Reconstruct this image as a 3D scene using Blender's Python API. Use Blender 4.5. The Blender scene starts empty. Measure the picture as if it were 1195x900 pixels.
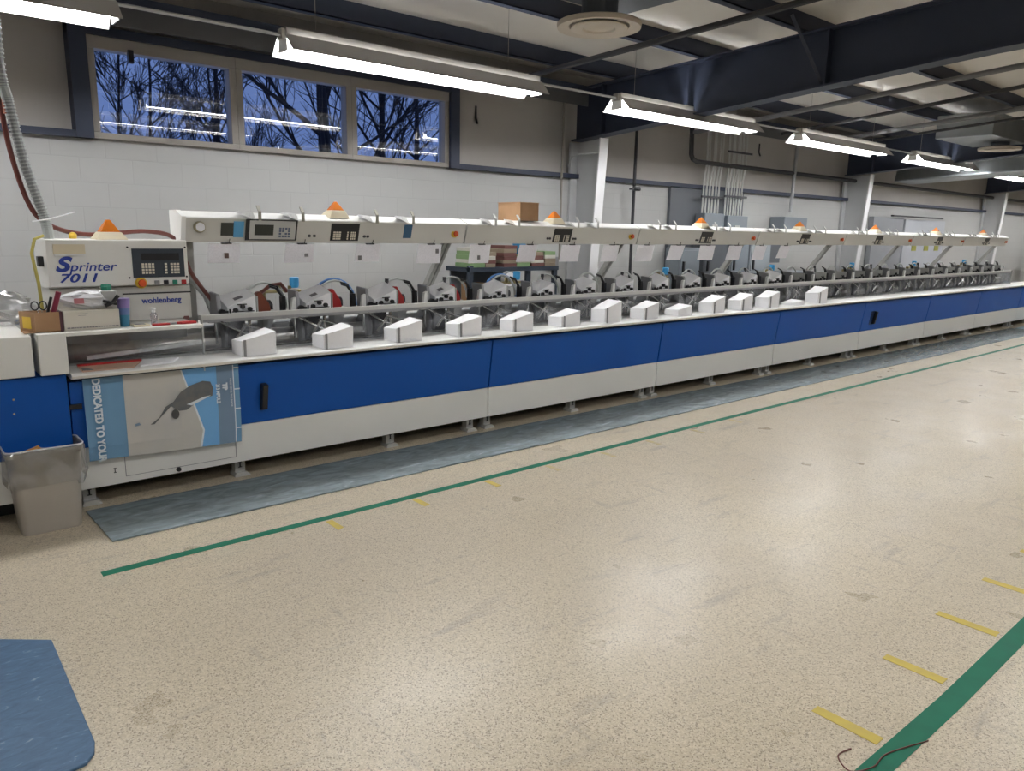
import bpy, math, random
from mathutils import Vector, Matrix
random.seed(7)
SC = bpy.context.scene
COL = SC.collection
# ---------------------------------------------------------------- camera, world, exposure
cam_d = bpy.data.cameras.new('camera'); cam = bpy.data.objects.new('camera', cam_d); COL.objects.link(cam)
r_ = Vector((0.76343124, -0.64561588, 0.01878485)); d_ = Vector((-0.11640199, -0.16613471, -0.97920878)); f_ = Vector((0.63531355, 0.74537198, -0.2019834))
cam.matrix_world = Matrix(((r_.x, -d_.x, -f_.x, 0), (r_.y, -d_.y, -f_.y, 0), (r_.z, -d_.z, -f_.z, 1.7), (0, 0, 0, 1)))
cam_d.sensor_fit = 'HORIZONTAL'; cam_d.sensor_width = 36; cam_d.lens = 26.395; cam_d.clip_end = 200; cam_d.clip_start = .05
SC.camera = cam
SC.view_settings.view_transform = 'Standard'; SC.view_settings.look = 'None'; SC.view_settings.gamma = 1
SC.view_settings.exposure = 1.32; SC.view_settings.use_curve_mapping = False
W = bpy.data.worlds.new('dusk'); SC.world = W; W.use_nodes = True
W.node_tree.nodes['Background'].inputs[0].default_value = (.20, .31, .70, 1)
W.node_tree.nodes['Background'].inputs[1].default_value = .30
TUBE = 19.5          # strength of the fluorescent tubes

# ---------------------------------------------------------------- materials
MATS = {}
def mat(name, c, rough=.5, metal=0., spec=.5, emit=None, es=0, noise=None, bump=None, coat=0, alpha=1):
    """noise=(scale, amount, second colour); bump=(scale, strength)"""
    if name in MATS: return MATS[name]
    m = bpy.data.materials.new(name); m.use_nodes = True; MATS[name] = m
    nt = m.node_tree; b = nt.nodes['Principled BSDF']
    b.inputs['Base Color'].default_value = (*c, 1); b.inputs['Roughness'].default_value = rough
    b.inputs['Metallic'].default_value = metal; b.inputs['Specular IOR Level'].default_value = spec
    b.inputs['Coat Weight'].default_value = coat; b.inputs['Alpha'].default_value = alpha
    if emit: b.inputs['Emission Color'].default_value = (*emit, 1); b.inputs['Emission Strength'].default_value = es
    if noise is None and not emit: noise = (3.0, .08, tuple(x*.85 for x in c))
    tc = nt.nodes.new('ShaderNodeTexCoord')
    if noise:
        n = nt.nodes.new('ShaderNodeTexNoise'); n.inputs['Scale'].default_value = noise[0]; n.inputs['Detail'].default_value = 4
        nt.links.new(tc.outputs['Object'], n.inputs['Vector'])
        mx = nt.nodes.new('ShaderNodeMix'); mx.data_type = 'RGBA'
        rp = nt.nodes.new('ShaderNodeMapRange'); rp.inputs[1].default_value = .4; rp.inputs[2].default_value = .65; rp.inputs[4].default_value = noise[1] if noise[1] > .3 else noise[1]*4
        nt.links.new(n.outputs['Fac'], rp.inputs[0]); nt.links.new(rp.outputs[0], mx.inputs[0])
        mx.inputs[6].default_value = (*c, 1); mx.inputs[7].default_value = (*noise[2], 1)
        nt.links.new(mx.outputs[2], b.inputs['Base Color'])
    if bump:
        n2 = nt.nodes.new('ShaderNodeTexNoise'); n2.inputs['Scale'].default_value = bump[0]
        nt.links.new(tc.outputs['Object'], n2.inputs['Vector'])
        bp = nt.nodes.new('ShaderNodeBump'); bp.inputs['Strength'].default_value = bump[1]; bp.inputs['Distance'].default_value = .01
        nt.links.new(n2.outputs['Fac'], bp.inputs['Height']); nt.links.new(bp.outputs[0], b.inputs['Normal'])
    return m
def clear(name, c, gloss=.08, veil=0.0, rough=.03, veilc=(.8, .8, .8), cap=.6):
    m = bpy.data.materials.new(name); m.use_nodes = True; MATS[name] = m
    nt = m.node_tree; nt.nodes.clear(); N = nt.nodes.new; L = nt.links.new
    out = N('ShaderNodeOutputMaterial'); t = N('ShaderNodeBsdfTransparent'); t.inputs[0].default_value = (*c, 1)
    g = N('ShaderNodeBsdfGlossy'); g.inputs['Roughness'].default_value = rough
    d = N('ShaderNodeBsdfDiffuse'); d.inputs[0].default_value = (*veilc, 1)
    fr = N('ShaderNodeFresnel'); fr.inputs[0].default_value = 1.5
    mr = N('ShaderNodeMath'); mr.operation = 'MULTIPLY_ADD'; mr.inputs[1].default_value = .8; mr.inputs[2].default_value = gloss
    L(fr.outputs[0], mr.inputs[0]); mn = N('ShaderNodeMath'); mn.operation = 'MINIMUM'; mn.inputs[1].default_value = cap; L(mr.outputs[0], mn.inputs[0]); mr = mn; m1 = N('ShaderNodeMixShader'); L(mr.outputs[0], m1.inputs[0]); L(t.outputs[0], m1.inputs[1]); L(g.outputs[0], m1.inputs[2])
    m2 = N('ShaderNodeMixShader'); L(m1.outputs[0], m2.inputs[1]); L(d.outputs[0], m2.inputs[2])
    if veil:
        tc = N('ShaderNodeTexCoord'); n = N('ShaderNodeTexNoise'); n.inputs['Scale'].default_value = 9; L(tc.outputs['Object'], n.inputs['Vector'])
        v = N('ShaderNodeMapRange'); v.inputs[1].default_value = .42; v.inputs[2].default_value = .62; v.inputs[3].default_value = veil*.2; v.inputs[4].default_value = veil*1.8
        L(n.outputs[0], v.inputs[0]); L(v.outputs[0], m2.inputs[0])
    else: m2.inputs[0].default_value = 0
    L(m2.outputs[0], out.inputs[0]); return m

def floor_material():
    m = bpy.data.materials.new('terrazzo floor'); m.use_nodes = True; nt = m.node_tree; N = nt.nodes.new; L = nt.links.new
    b = nt.nodes['Principled BSDF']; tc = N('ShaderNodeTexCoord')
    def noise(s, det=2, vec=None, rough=.5):
        n = N('ShaderNodeTexNoise'); n.inputs['Scale'].default_value = s; n.inputs['Detail'].default_value = det; n.inputs['Roughness'].default_value = rough
        L(vec or tc.outputs['Object'], n.inputs['Vector']); return n.outputs['Fac']
    def ramp(v, a, b_, lo=0., hi=1.):
        r = N('ShaderNodeMapRange'); r.inputs[1].default_value = a; r.inputs[2].default_value = b_; r.inputs[3].default_value = lo; r.inputs[4].default_value = hi
        L(v, r.inputs[0]); return r.outputs[0]
    def mix(f, a, c):
        x = N('ShaderNodeMix'); x.data_type = 'RGBA'; L(f, x.inputs[0])
        for i, q in ((6, a), (7, c)):
            if isinstance(q, tuple): x.inputs[i].default_value = (*q, 1)
            else: L(q, x.inputs[i])
        return x.outputs[2]
    vo = N('ShaderNodeTexVoronoi'); vo.inputs['Scale'].default_value = 210; L(tc.outputs['Object'], vo.inputs['Vector'])
    sep = N('ShaderNodeSeparateColor'); L(vo.outputs['Color'], sep.inputs[0])
    base = mix(ramp(sep.outputs[0], .35, .9), (.54, .465, .34), (.68, .60, .47))
    base = mix(ramp(sep.outputs[1], .80, .92), base, (.30, .25, .185))
    base = mix(ramp(noise(190, 3), .6, .75, 0, .55), base, (.33, .27, .20))
    base = mix(ramp(noise(.7, 4), .4, .7, 0, .25), base, (.40, .35, .29))
    mp = N('ShaderNodeMapping'); mp.inputs['Scale'].default_value = (1.1, 5, 1); mp.inputs['Rotation'].default_value = (0, 0, .35); L(tc.outputs['Object'], mp.inputs['Vector'])
    base = mix(ramp(noise(1.6, 6, mp.outputs[0], .65), .585, .69, 0, .36), base, (.21, .19, .18))
    mp2 = N('ShaderNodeMapping'); mp2.inputs['Scale'].default_value = (6, 1.2, 1); mp2.inputs['Rotation'].default_value = (0, 0, .9); L(tc.outputs['Object'], mp2.inputs['Vector'])
    base = mix(ramp(noise(2.1, 5, mp2.outputs[0], .6), .625, .72, 0, .3), base, (.2, .18, .17))
    L(base, b.inputs['Base Color'])
    L(ramp(noise(3, 4), .3, .7, .27, .42), b.inputs['Roughness'])
    return m
def block_material(name, c, c2):
    m = bpy.data.materials.new(name); m.use_nodes = True; nt = m.node_tree; N = nt.nodes.new; L = nt.links.new
    b = nt.nodes['Principled BSDF']; tc = N('ShaderNodeTexCoord'); sx = N('ShaderNodeSeparateXYZ'); L(tc.outputs['Object'], sx.inputs[0])
    ad = N('ShaderNodeMath'); L(sx.outputs[0], ad.inputs[0]); L(sx.outputs[1], ad.inputs[1])
    cb = N('ShaderNodeCombineXYZ'); L(ad.outputs[0], cb.inputs[0]); L(sx.outputs[2], cb.inputs[1])
    br = N('ShaderNodeTexBrick'); br.inputs['Scale'].default_value = 1; br.inputs['Brick Width'].default_value = .41; br.inputs['Row Height'].default_value = .203
    br.inputs['Mortar Size'].default_value = .006; br.inputs['Mortar Smooth'].default_value = .6; br.inputs['Color1'].default_value = (*c, 1); br.inputs['Color2'].default_value = (*c2, 1)
    br.inputs['Mortar'].default_value = tuple(x*.955 for x in c)+(1,); L(cb.outputs[0], br.inputs['Vector'])
    L(br.outputs['Color'], b.inputs['Base Color']); b.inputs['Roughness'].default_value = .6
    bp = N('ShaderNodeBump'); bp.inputs['Strength'].default_value = .2; bp.inputs['Distance'].default_value = .004; bp.invert = True
    L(br.outputs['Fac'], bp.inputs['Height']); L(bp.outputs[0], b.inputs['Normal'])
    return m
def marble_mat(name, a, b2, c3, rough, scale=5):
    m = bpy.data.materials.new(name); m.use_nodes = True; nt = m.node_tree; N = nt.nodes.new; L = nt.links.new; MATS[name] = m
    b = nt.nodes['Principled BSDF']; tc = N('ShaderNodeTexCoord'); mp = N('ShaderNodeMapping'); mp.inputs['Scale'].default_value = (1, 2.6, 1); L(tc.outputs['Object'], mp.inputs[0])
    n = N('ShaderNodeTexNoise'); n.inputs['Scale'].default_value = scale; n.inputs['Detail'].default_value = 8; n.inputs['Roughness'].default_value = .62; n.inputs['Distortion'].default_value = 1.2; L(mp.outputs[0], n.inputs[0])
    r = N('ShaderNodeValToRGB'); L(n.outputs[0], r.inputs[0]); e = r.color_ramp.elements
    e[0].position = .3; e[0].color = (*a, 1); e[1].position = .62; e[1].color = (*b2, 1); q = r.color_ramp.elements.new(.72); q.color = (*c3, 1)
    L(r.outputs[0], b.inputs['Base Color']); b.inputs['Roughness'].default_value = rough
    return m

M_floor = floor_material()
M_block = block_material('painted block wall', (.435, .437, .430), (.445, .447, .440))
M_vinyl = mat('vinyl faced insulation', (.50, .47, .44), .55, noise=(1.2, .5, (.41, .385, .36)), bump=(4, .15))
M_deck = mat('ceiling insulation', (.78, .75, .71), .6, noise=(.8, .5, (.68, .65, .60)), bump=(2.5, .25))
M_navy = mat('navy painted steel', (.032, .042, .075), .55, noise=(2, .4, (.045, .055, .09)))
M_colw = mat('white column paint shaded tone', (.50, .51, .52), .45)
M_colb = mat('white column paint lit tone', (.78, .78, .79), .4)
M_winf = mat('taupe window frame', (.34, .315, .285), .5)
M_glass = clear('window glass', (.92, .95, .97), .14, rough=.0)
M_beige = mat('light grey machine enamel', (.76, .75, .71), .4, noise=(1.5, .1, (.72, .71, .67)))
M_beige2 = mat('grey beige enamel', (.58, .57, .53), .4, noise=(1.5, .1, (.54, .53, .50)))
M_white = mat('white enamel', (.80, .80, .78), .35)
M_blue = mat('blue machine enamel', (.006, .084, .38), .42, spec=.25, noise=(1, .1, (.008, .086, .365)))
M_black = mat('black plastic', (.012, .012, .014), .4)
M_dark = mat('dark machine parts', (.06, .06, .065), .4, .3)
M_grey = mat('grey cast metal', (.30, .30, .31), .45, .5)
M_lgrey = mat('light grey bracket', (.48, .48, .46), .45)
M_steel = mat('polished steel', (.62, .60, .57), .22, .95)
M_drum = mat('turned steel drum', (.55, .52, .48), .3, .85)
M_acryl = clear('scratched clear acrylic', (.86, .88, .90), .0, .11, .12, (.60, .62, .66), cap=.13)
M_paper = mat('white paper', (.86, .86, .88), .8, noise=(60, .06, (.78, .78, .8)))
M_paper2 = mat('printed sheet', (.86, .85, .90), .8, noise=(90, .4, (.70, .69, .74)))
M_ink = mat('grey print', (.2, .19, .2), .7)
M_amber = mat('amber lens', (.62, .17, .015), .25, spec=.6)
M_cream = mat('cream plastic', (.70, .62, .45), .5)
M_red = mat('red plastic', (.42, .02, .02), .4)
M_yellow = mat('yellow plastic', (.75, .50, .04), .5)
M_green = mat('green plastic', (.02, .22, .14), .5)
M_hose = mat('red brown rubber hose', (.16, .045, .035), .45)
M_hoseg = mat('pale grey tube', (.42, .44, .42), .35)
M_hoseb = mat('blue tube', (.06, .16, .38), .35)
M_conduit = mat('galvanised conduit', (.42, .43, .44), .35, .7)
M_card = mat('corrugated cardboard', (.40, .235, .125), .75, noise=(6, .3, (.35, .2, .1)))
M_bin = mat('taupe plastic bin', (.42, .385, .335), .5)
M_liner = clear('clear plastic liner', (.86, .86, .86), .10, .14, .15, (.75, .75, .75))
M_mat = marble_mat('marbled blue grey vinyl mat', (.13, .165, .18), (.25, .31, .34), (.42, .48, .52), .20, 4)
M_mat2 = marble_mat('marbled blue vinyl mat', (.042, .10, .19), (.07, .155, .275), (.26, .34, .44), .5, 11)
M_tapeg = mat('green floor tape', (.012, .17, .10), .6, spec=.25, noise=(9, .5, (.012, .13, .08)))
M_tapey = mat('yellow floor tape', (.62, .48, .09), .6, noise=(14, .5, (.50, .38, .12)))
M_tube = mat('lit fluorescent tube', (1, 1, 1), .5, emit=(.975, .985, 1), es=TUBE)
M_tube2 = mat('lit aisle tube', (1, 1, 1), .5, emit=(.975, .985, 1), es=TUBE*.76)
M_refl = mat('white lamp reflector', (.86, .86, .84), .3)
M_lampo = mat('lamp housing and shaded wing', (.42, .40, .37), .4)
M_galv = mat('galvanised duct', (.40, .43, .45), .38, .75, noise=(4, .5, (.30, .33, .35)))
M_elec = mat('grey electrical enamel', (.22, .25, .28), .45)
M_elecd = mat('dark grey backing board', (.115, .125, .14), .6)
M_bark = mat('bare branches', (.012, .012, .018), .9)
M_blackpipe = mat('black steel pipe', (.03, .03, .034), .5)
M_lcd = mat('dark display', (.03, .035, .03), .2)
M_key = mat('cream keys', (.68, .63, .52), .5)
M_navyshelf = mat('navy shelving', (.04, .055, .08), .5)
M_skyblue = mat('light blue plastic', (.05, .32, .62), .4)

# ---------------------------------------------------------------- mesh helpers
WLOC = {}
class MB:
    def __init__(s): s.v = []; s.f = []; s.mi = []; s.m = 0
    def add(s, vs, fs):
        n = len(s.v); s.v += [tuple(v) for v in vs]; s.f += [tuple(i+n for i in f) for f in fs]; s.mi += [s.m]*len(fs); return s
    def box(s, x0, y0, z0, x1, y1, z1):
        vs = [(x, y, z) for z in (z0, z1) for y in (y0, y1) for x in (x0, x1)]
        return s.add(vs, [(0, 2, 3, 1), (4, 5, 7, 6), (0, 1, 5, 4), (2, 6, 7, 3), (0, 4, 6, 2), (1, 3, 7, 5)])
    def prism(s, poly, axis, a, b):
        def P(p, t): return (t, p[0], p[1]) if axis == 'x' else (p[0], t, p[1]) if axis == 'y' else (p[0], p[1], t)
        n = len(poly); vs = [P(p, a) for p in poly]+[P(p, b) for p in poly]
        return s.add(vs, [tuple(range(n))[::-1], tuple(range(n, 2*n))]+[(i, (i+1) % n, n+(i+1) % n, n+i) for i in range(n)])
    def hexa(s, p): return s.add(p, [(0, 3, 2, 1), (4, 5, 6, 7), (0, 1, 5, 4), (1, 2, 6, 5), (2, 3, 7, 6), (3, 0, 4, 7)])
    def tube(s, pts, r, n=8, caps=True, r1=None):
        pts = [Vector(p) for p in pts]; m = len(pts); rings = []
        up = Vector((0, 0, 1)); prev = None
        for i, p in enumerate(pts):
            t = (pts[min(i+1, m-1)]-pts[max(i-1, 0)]).normalized()
            if prev is None:
                a = t.cross(up)
                if a.length < .05: a = t.cross(Vector((0, 1, 0)))
            else: a = prev-t*prev.dot(t)
            a.normalize(); prev = a; b = t.cross(a)
            rr = r if r1 is None else r+(r1-r)*i/max(1, m-1)
            rings.append([p+(a*math.cos(2*math.pi*k/n)+b*math.sin(2*math.pi*k/n))*rr for k in range(n)])
        vs = [v for R in rings for v in R]; fs = []
        for i in range(m-1):
            for k in range(n): fs.append((i*n+k, i*n+(k+1) % n, (i+1)*n+(k+1) % n, (i+1)*n+k))
        if caps: fs += [tuple(range(n))[::-1], tuple((m-1)*n+k for k in range(n))]
        return s.add(vs, fs)
    def lathe(s, prof, c, n=32, axis='z'):
        """prof: list of (radius, height)"""
        vs = []
        for r, h in prof:
            for k in range(n):
                a = 2*math.pi*k/n; u, w = r*math.cos(a), r*math.sin(a)
                vs.append((c[0]+u, c[1]+w, c[2]+h) if axis == 'z' else (c[0]+h, c[1]+u, c[2]+w) if axis == 'x' else (c[0]+u, c[1]+h, c[2]+w))
        fs = [(i*n+k, i*n+(k+1) % n, (i+1)*n+(k+1) % n, (i+1)*n+k) for i in range(len(prof)-1) for k in range(n)]
        fs += [tuple(range(n))[::-1], tuple((len(prof)-1)*n+k for k in range(n))]
        return s.add(vs, fs)
    def build(s, name, mats, parent=None, bev=0, smooth=False, origin=None):
        if not isinstance(mats, (list, tuple)): mats = [mats]
        xs, ys, zs = zip(*s.v)
        if origin is None: origin = ((min(xs)+max(xs))/2, (min(ys)+max(ys))/2, min(zs))
        o0 = Vector(origin); me = bpy.data.meshes.new(name)
        me.from_pydata([tuple(Vector(v)-o0) for v in s.v], [], s.f)
        for m in mats: me.materials.append(m)
        me.polygons.foreach_set('material_index', s.mi)
        me.validate(); me.update()
        o = bpy.data.objects.new(name, me); COL.objects.link(o); place(o, o0, parent)
        if smooth:
            for p in me.polygons: p.use_smooth = True
            try: me.set_sharp_from_angle(angle=math.radians(35))
            except Exception: pass
        if bev:
            b = o.modifiers.new('edge', 'BEVEL'); b.width = bev; b.segments = 2; b.limit_method = 'ANGLE'
        return o
def place(o, w, parent):
    w = Vector(w); WLOC[o.name] = w
    if parent: o.parent = parent; o.location = w-WLOC[parent.name]
    else: o.location = w
def tag(o, label=None, cat=None, group=None, kind=None):
    if label: o['label'] = label
    if cat: o['category'] = cat
    if group: o['group'] = group
    if kind: o['kind'] = kind
    return o
def root(name, loc, label, cat, group=None):
    o = bpy.data.objects.new(name, None); COL.objects.link(o); o.empty_display_size = .1; place(o, loc, None)
    return tag(o, label, cat, group)
def B(*a): return MB().box(*a)
def struct(o): o['kind'] = 'structure'; return o
def copy_tree(o, off=None, parent=None):
    c = o.copy(); COL.objects.link(c)
    if parent: c.parent = parent
    if off is not None: c.location = o.location+Vector(off)
    WLOC[c.name] = WLOC[o.name]+(Vector(off) if off is not None else Vector((0, 0, 0)))
    for ch in list(o.children): copy_tree(ch, None, c)
    return c
def text(body, size, loc, parent, m, rot, name='lettering', extr=.0008, shear=0, bold=0, align='LEFT', sx=1):
    cu = bpy.data.curves.new(name+' curve', 'FONT'); cu.body = body; cu.size = size; cu.extrude = extr; cu.shear = shear; cu.offset = bold; cu.align_x = align
    tmp = bpy.data.objects.new('text source', cu); COL.objects.link(tmp); cu.materials.append(m)
    bpy.context.view_layer.update(); dg = bpy.context.evaluated_depsgraph_get()
    me = bpy.data.meshes.new_from_object(tmp.evaluated_get(dg)); bpy.data.objects.remove(tmp)
    o = bpy.data.objects.new(name, me); COL.objects.link(o); o.scale = (sx, 1, 1)
    place(o, loc, parent); o.rotation_euler = rot; return o
ORD = ['first', 'second', 'third', 'fourth', 'fifth', 'sixth', 'seventh', 'eighth', 'ninth', 'tenth', 'eleventh', 'twelfth', 'thirteenth', 'fourteenth', 'fifteenth', 'sixteenth', 'seventeenth', 'eighteenth', 'nineteenth', 'twentieth', 'twenty-first', 'twenty-second', 'twenty-third', 'twenty-fourth', 'twenty-fifth', 'twenty-sixth', 'twenty-seventh', 'twenty-eighth']

# ---------------------------------------------------------------- room shell
X0, X1, Y0, Y1 = -5.0, 30.0, -9.0, 7.3
def deck(y): return 3.68+.05*(7.3-y)
struct(B(X0, Y0, -.1, X1, Y1+.2, 0).build('floor', M_floor, origin=(0, 0, -.1)))
struct(MB().hexa([(X0, Y0, deck(Y0)), (X1, Y0, deck(Y0)), (X1, Y1+.25, deck(Y1+.25)), (X0, Y1+.25, deck(Y1+.25)), (X0, Y0, deck(Y0)+.1), (X1, Y0, deck(Y0)+.1), (X1, Y1+.25, deck(Y1+.25)+.1), (X0, Y1+.25, deck(Y1+.25)+.1)]).build('ceiling', M_deck, origin=(0, 0, 3.6)))
struct(B(X0, 7.3, 0, X1, 7.5, 2.40).build('wall_back', M_block, origin=(0, 7.3, 0)))
up = MB(); up.box(X0, 7.36, 2.40, 1.5, 7.46, 3.75); up.box(5.22, 7.36, 2.40, X1, 7.46, 3.75); up.box(1.5, 7.36, 3.22, 5.22, 7.46, 3.75)
struct(up.build('wall_back_upper', M_vinyl, origin=(0, 7.36, 2.4)))
struct(B(X0-.1, Y0, 0, X0, Y1+.2, 4.6).build('wall_left', M_block, origin=(X0, 0, 0)))
struct(B(X1, Y0, 0, X1+.1, Y1+.2, 4.6).build('wall_right', M_block, origin=(X1, 0, 0)))
struct(B(X0, Y0-.1, 0, X1, Y0, 4.7).build('wall_front', M_block, origin=(0, Y0, 0)))
# girts and window surround
struct(B(X0, 7.22, 2.385, 1.55, 7.36, 2.44).build('trim_1', M_navy)); struct(B(5.17, 7.22, 2.385, X1, 7.36, 2.44).build('trim_2', M_navy))
struct(B(1.42, 7.22, 3.2, 5.29, 7.36, 3.27).build('trim_3', M_navy))
struct(B(1.42, 7.2, 2.385, 1.55, 7.36, 3.5).build('trim_4', M_navy)); struct(B(5.17, 7.2, 2.385, 5.29, 7.36, 3.3).build('trim_5', M_navy))
struct(B(X0, 7.05, 3.42, X1, 7.36, 3.5).build('trim_6', M_navy)); struct(B(X0, 7.1, 3.27, X1, 7.12, 3.44).build('trim_7', mat('grey eave strut web', (.12, .12, .125), .5)))
for i, (a, b) in enumerate(((1.55, 2.77), (2.77, 3.95), (3.95, 5.17))):
    f = MB(); z0, z1 = 2.39, 3.2
    f.box(a, 7.24, z0, b, 7.36, z0+.05); f.box(a, 7.24, z1-.10, b, 7.36, z1); f.box(a, 7.24, z0+.05, a+.06, 7.36, z1-.1); f.box(b-.06, 7.24, z0+.05, b, 7.36, z1-.1)
    w = struct(f.build('window_%d' % (i+1), M_winf, bev=.004))
    MB().add([(a+.05, 7.31, z0+.04), (b-.05, 7.31, z0+.04), (b-.05, 7.31, z1-.09), (a+.05, 7.31, z1-.09)], [(0, 1, 2, 3)]).build('pane', M_glass, w)
struct(B(1.86, 7.2, 3.02, 1.9, 7.26, 3.12).build('trim_8', M_black))
# steel frames: tapered columns and rafters
for i, cx in enumerate((-.2, 7.25, 14.62, 22.0, 29.4)):
    c = MB(); c.prism([(7.3, 0), (7.0, 0), (6.82, 2.86), (7.3, 2.83)], 'x', cx-.012, cx+.012)
    c.prism([(7.3, 0), (7.26, 0), (7.26, 2.83), (7.3, 2.83)], 'x', cx-.13, cx+.13)
    c.m = 1; c.prism([(7.0, 0), (6.985, 0), (6.8, 2.86), (6.82, 2.86)], 'x', cx-.075, cx+.075)
    struct(c.build('steel_column', [M_colw, M_colb]))  # one white paint in two tones: shaded web, lit inner flange
    c = MB(); bot = lambda y: 2.87+.075*(7.3-y); top = lambda y: 3.485+.045*(7.3-y)
    ys = [7.3, 2.5, -9]; b2 = [bot(7.3), bot(2.5), bot(2.5)+.05*11.5]
    c.prism([(7.3, b2[0]), (2.5, b2[1]), (-9, b2[2]), (-9, top(-9)), (7.3, top(7.3))], 'x', cx-.01, cx+.01)
    for k in range(2):
        ya, yb = ys[k], ys[k+1]
        c.prism([(ya, b2[k]), (yb, b2[k+1]), (yb, b2[k+1]-.018), (ya, b2[k]-.018)], 'x', cx-.10, cx+.10)
    c.prism([(7.3, top(7.3)), (-9, top(-9)), (-9, top(-9)-.018), (7.3, top(7.3)-.018)], 'x', cx-.10, cx+.10)
    for yy in (6.8, 3.9): c.box(cx-.09, yy-.01, bot(yy), cx+.09, yy+.01, top(yy))
    struct(c.build('roof_beam', M_navy))
    b = MB(); b.tube([(cx-.5, 4.05, top(4.05)+.06), (cx-.03, 3.95, bot(3.95)+.02)], .02, 4); b.tube([(cx+.5, 4.05, top(4.05)+.06), (cx+.03, 3.95, bot(3.95)+.02)], .02, 4)
    if i: struct(b.build('beam_brace', M_navy))
for k in range(13):
    y = 6.62-1.2*k; z1 = deck(y); z0 = z1-.185
    p = MB(); p.box(X0, y-.006, z0, X1, y+.006, z1); p.box(X0, y-.075, z0, X1, y, z0+.012); p.box(X0, y, z1-.012, X1, y+.075, z1); p.box(X0, y-.075, z0, X1, y-.065, z0+.03)
    struct(p.build('roof_purlin', M_navy))

# ---------------------------------------------------------------- fluorescent fixtures
def fixture(x, y, z, label, grp, L=2.45, name='strip_light', tube=None):
    t = root(name, (x, y, z), label, 'light fixture', grp)
    h = MB(); h.box(x, y-.045, z+.085, x+L, y+.045, z+.15); h.box(x-.03, y-.035, z+.07, x, y+.035, z+.14)
    h.build('housing', M_lampo, t)
    for s in (-1, 1):
        w = MB(); w.m = 0
        w.prism([(y+s*.070, z+.095), (y+s*.175, z-.02), (y+s*.178, z-.018), (y+s*.073, z+.098)], 'x', x-.02, x+L)
        w.prism([(y+s*.172, z-.022), (y+s*.18, z-.022), (y+s*.18, z-.012), (y+s*.172, z-.012)], 'x', x-.02, x+L)
        w.build('reflector', M_refl if s > 0 else [M_lampo], t)  # near wing in a darker colour: shade of its outer side painted in
        MB().tube([(x+.04, y+s*.05, z+.02), (x+L-.04, y+s*.05, z+.02)], .019, 8).build('tube', tube or M_tube, t)
    for xx in (x-.0, x+L-.02, x+L*.5): MB().prism([(y-.075, z+.093), (y+.075, z+.093), (y+.09, z+.07), (y-.09, z+.07)], 'x', xx, xx+.015).build('clamp', M_refl, t)
    for xx in (x-.012, x+L-.005): MB().prism([(y-.06, z+.07), (y+.06, z+.07), (y+.075, z-.01), (y-.075, z-.01)], 'x', xx, xx+.01).build('end_plate', M_refl, t)
    for xx in (x+.25, x+L-.35): MB().tube([(xx, y, z+.15), (xx, y, deck(y))], .003, 4).build('hanger_wire', M_lampo, t)
    return t
ZF = 2.945
wherea = ['cut off at the upper left corner', 'longest in view', 'beside the white column head', 'just beyond the navy roof beam', 'fourth along, near the far ducts', 'partly behind the far duct', 'seventh along, past the duct', 'last of the row, at the far end']
for i in range(8):
    fixture(-1.09+3.56*i, 5.5, ZF, 'lit white fluorescent strip light over the machine, '+wherea[i], 'strip lights above the gathering machine')
    if i < 7:
        tag(MB().tube([(-1.09+3.56*i+2.45, 5.5, ZF+.1), (-1.09+3.56*(i+1)-.03, 5.5, ZF+.1)], .012, 6).build('conduit_link', M_conduit), 'thin conduit joining the %s and %s strip lights over the machine' % (ORD[i], ORD[i+1]), 'conduit', 'conduits between strip lights')
for i in range(7): fixture(-1.3+4.1*i, 1.5, 3.2, 'lit fluorescent strip light of the middle aisle row', 'strip lights above the aisle', tube=M_tube2)
for i in range(5): fixture(-2.5+4.9*i, -2.2, 3.4, 'lit fluorescent strip light of the rear aisle row', 'strip lights behind the viewer', tube=M_tube2)

# ---------------------------------------------------------------- ceiling services
def diffuser(cx, cy, z, lab):
    t = root('round_air_diffuser', (cx, cy, z), lab, 'air diffuser')
    MB().lathe([(.12, .07), (.30, .035), (.305, .03), (.30, .0), (.22, .012), (.19, .05), (.12, .06)], (cx, cy, z), 40).build('outer_ring', mat('ivory diffuser', (.62, .55, .47), .5), t, smooth=True)
    MB().lathe([(.10, .03), (.20, .008), (.205, .0), (.2, -.006), (.12, -.006), (.11, .006), (.05, .006), (.03, .0), (.0, .0)], (cx, cy, z), 40).build('inner_cone', MATS['ivory diffuser'], t, smooth=True)
    MB().lathe([(.13, 0), (.13, .22)], (cx, cy, z+.055), 24).build('neck', mat('dark neck', (.10, .11, .13), .5), t)
diffuser(4.22, 4.06, 3.14, 'ivory round ceiling diffuser below the navy duct box near the top of the photo')
tag(B(3.75, 3.3, 3.40, 4.85, 4.45, 3.8).build('duct_box', mat('dark duct', (.06, .07, .095), .4), bev=.03), 'dark duct box above the ivory round diffuser', 'duct')
diffuser(13.95, 4.52, 3.10, 'small ivory round diffuser by the galvanised duct at the right edge')
tag(B(12.9, 4.3, 3.22, 14.45, 5.1, 3.56).build('duct_box', M_galv, bev=.01), 'short rectangular galvanised duct box at the upper right edge', 'duct')
d = MB(); d.hexa([(15.72, 6.9, 2.78), (16.6, 6.9, 2.78), (16.6, 3.6, 2.96), (15.72, 3.6, 2.96), (15.8, 6.9, 3.02), (16.5, 6.9, 3.02), (16.5, 3.6, 3.25), (15.8, 3.6, 3.25)])
tag(d.build('main_duct', M_galv, bev=.04), 'wide galvanised main duct hanging beyond the second white column', 'duct')
def pipe(pts, r, m, label, name='ceiling_pipe', cat='pipe', n=8):
    return tag(MB().tube(pts, r, n).build(name, m, smooth=True), label, cat)
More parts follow.
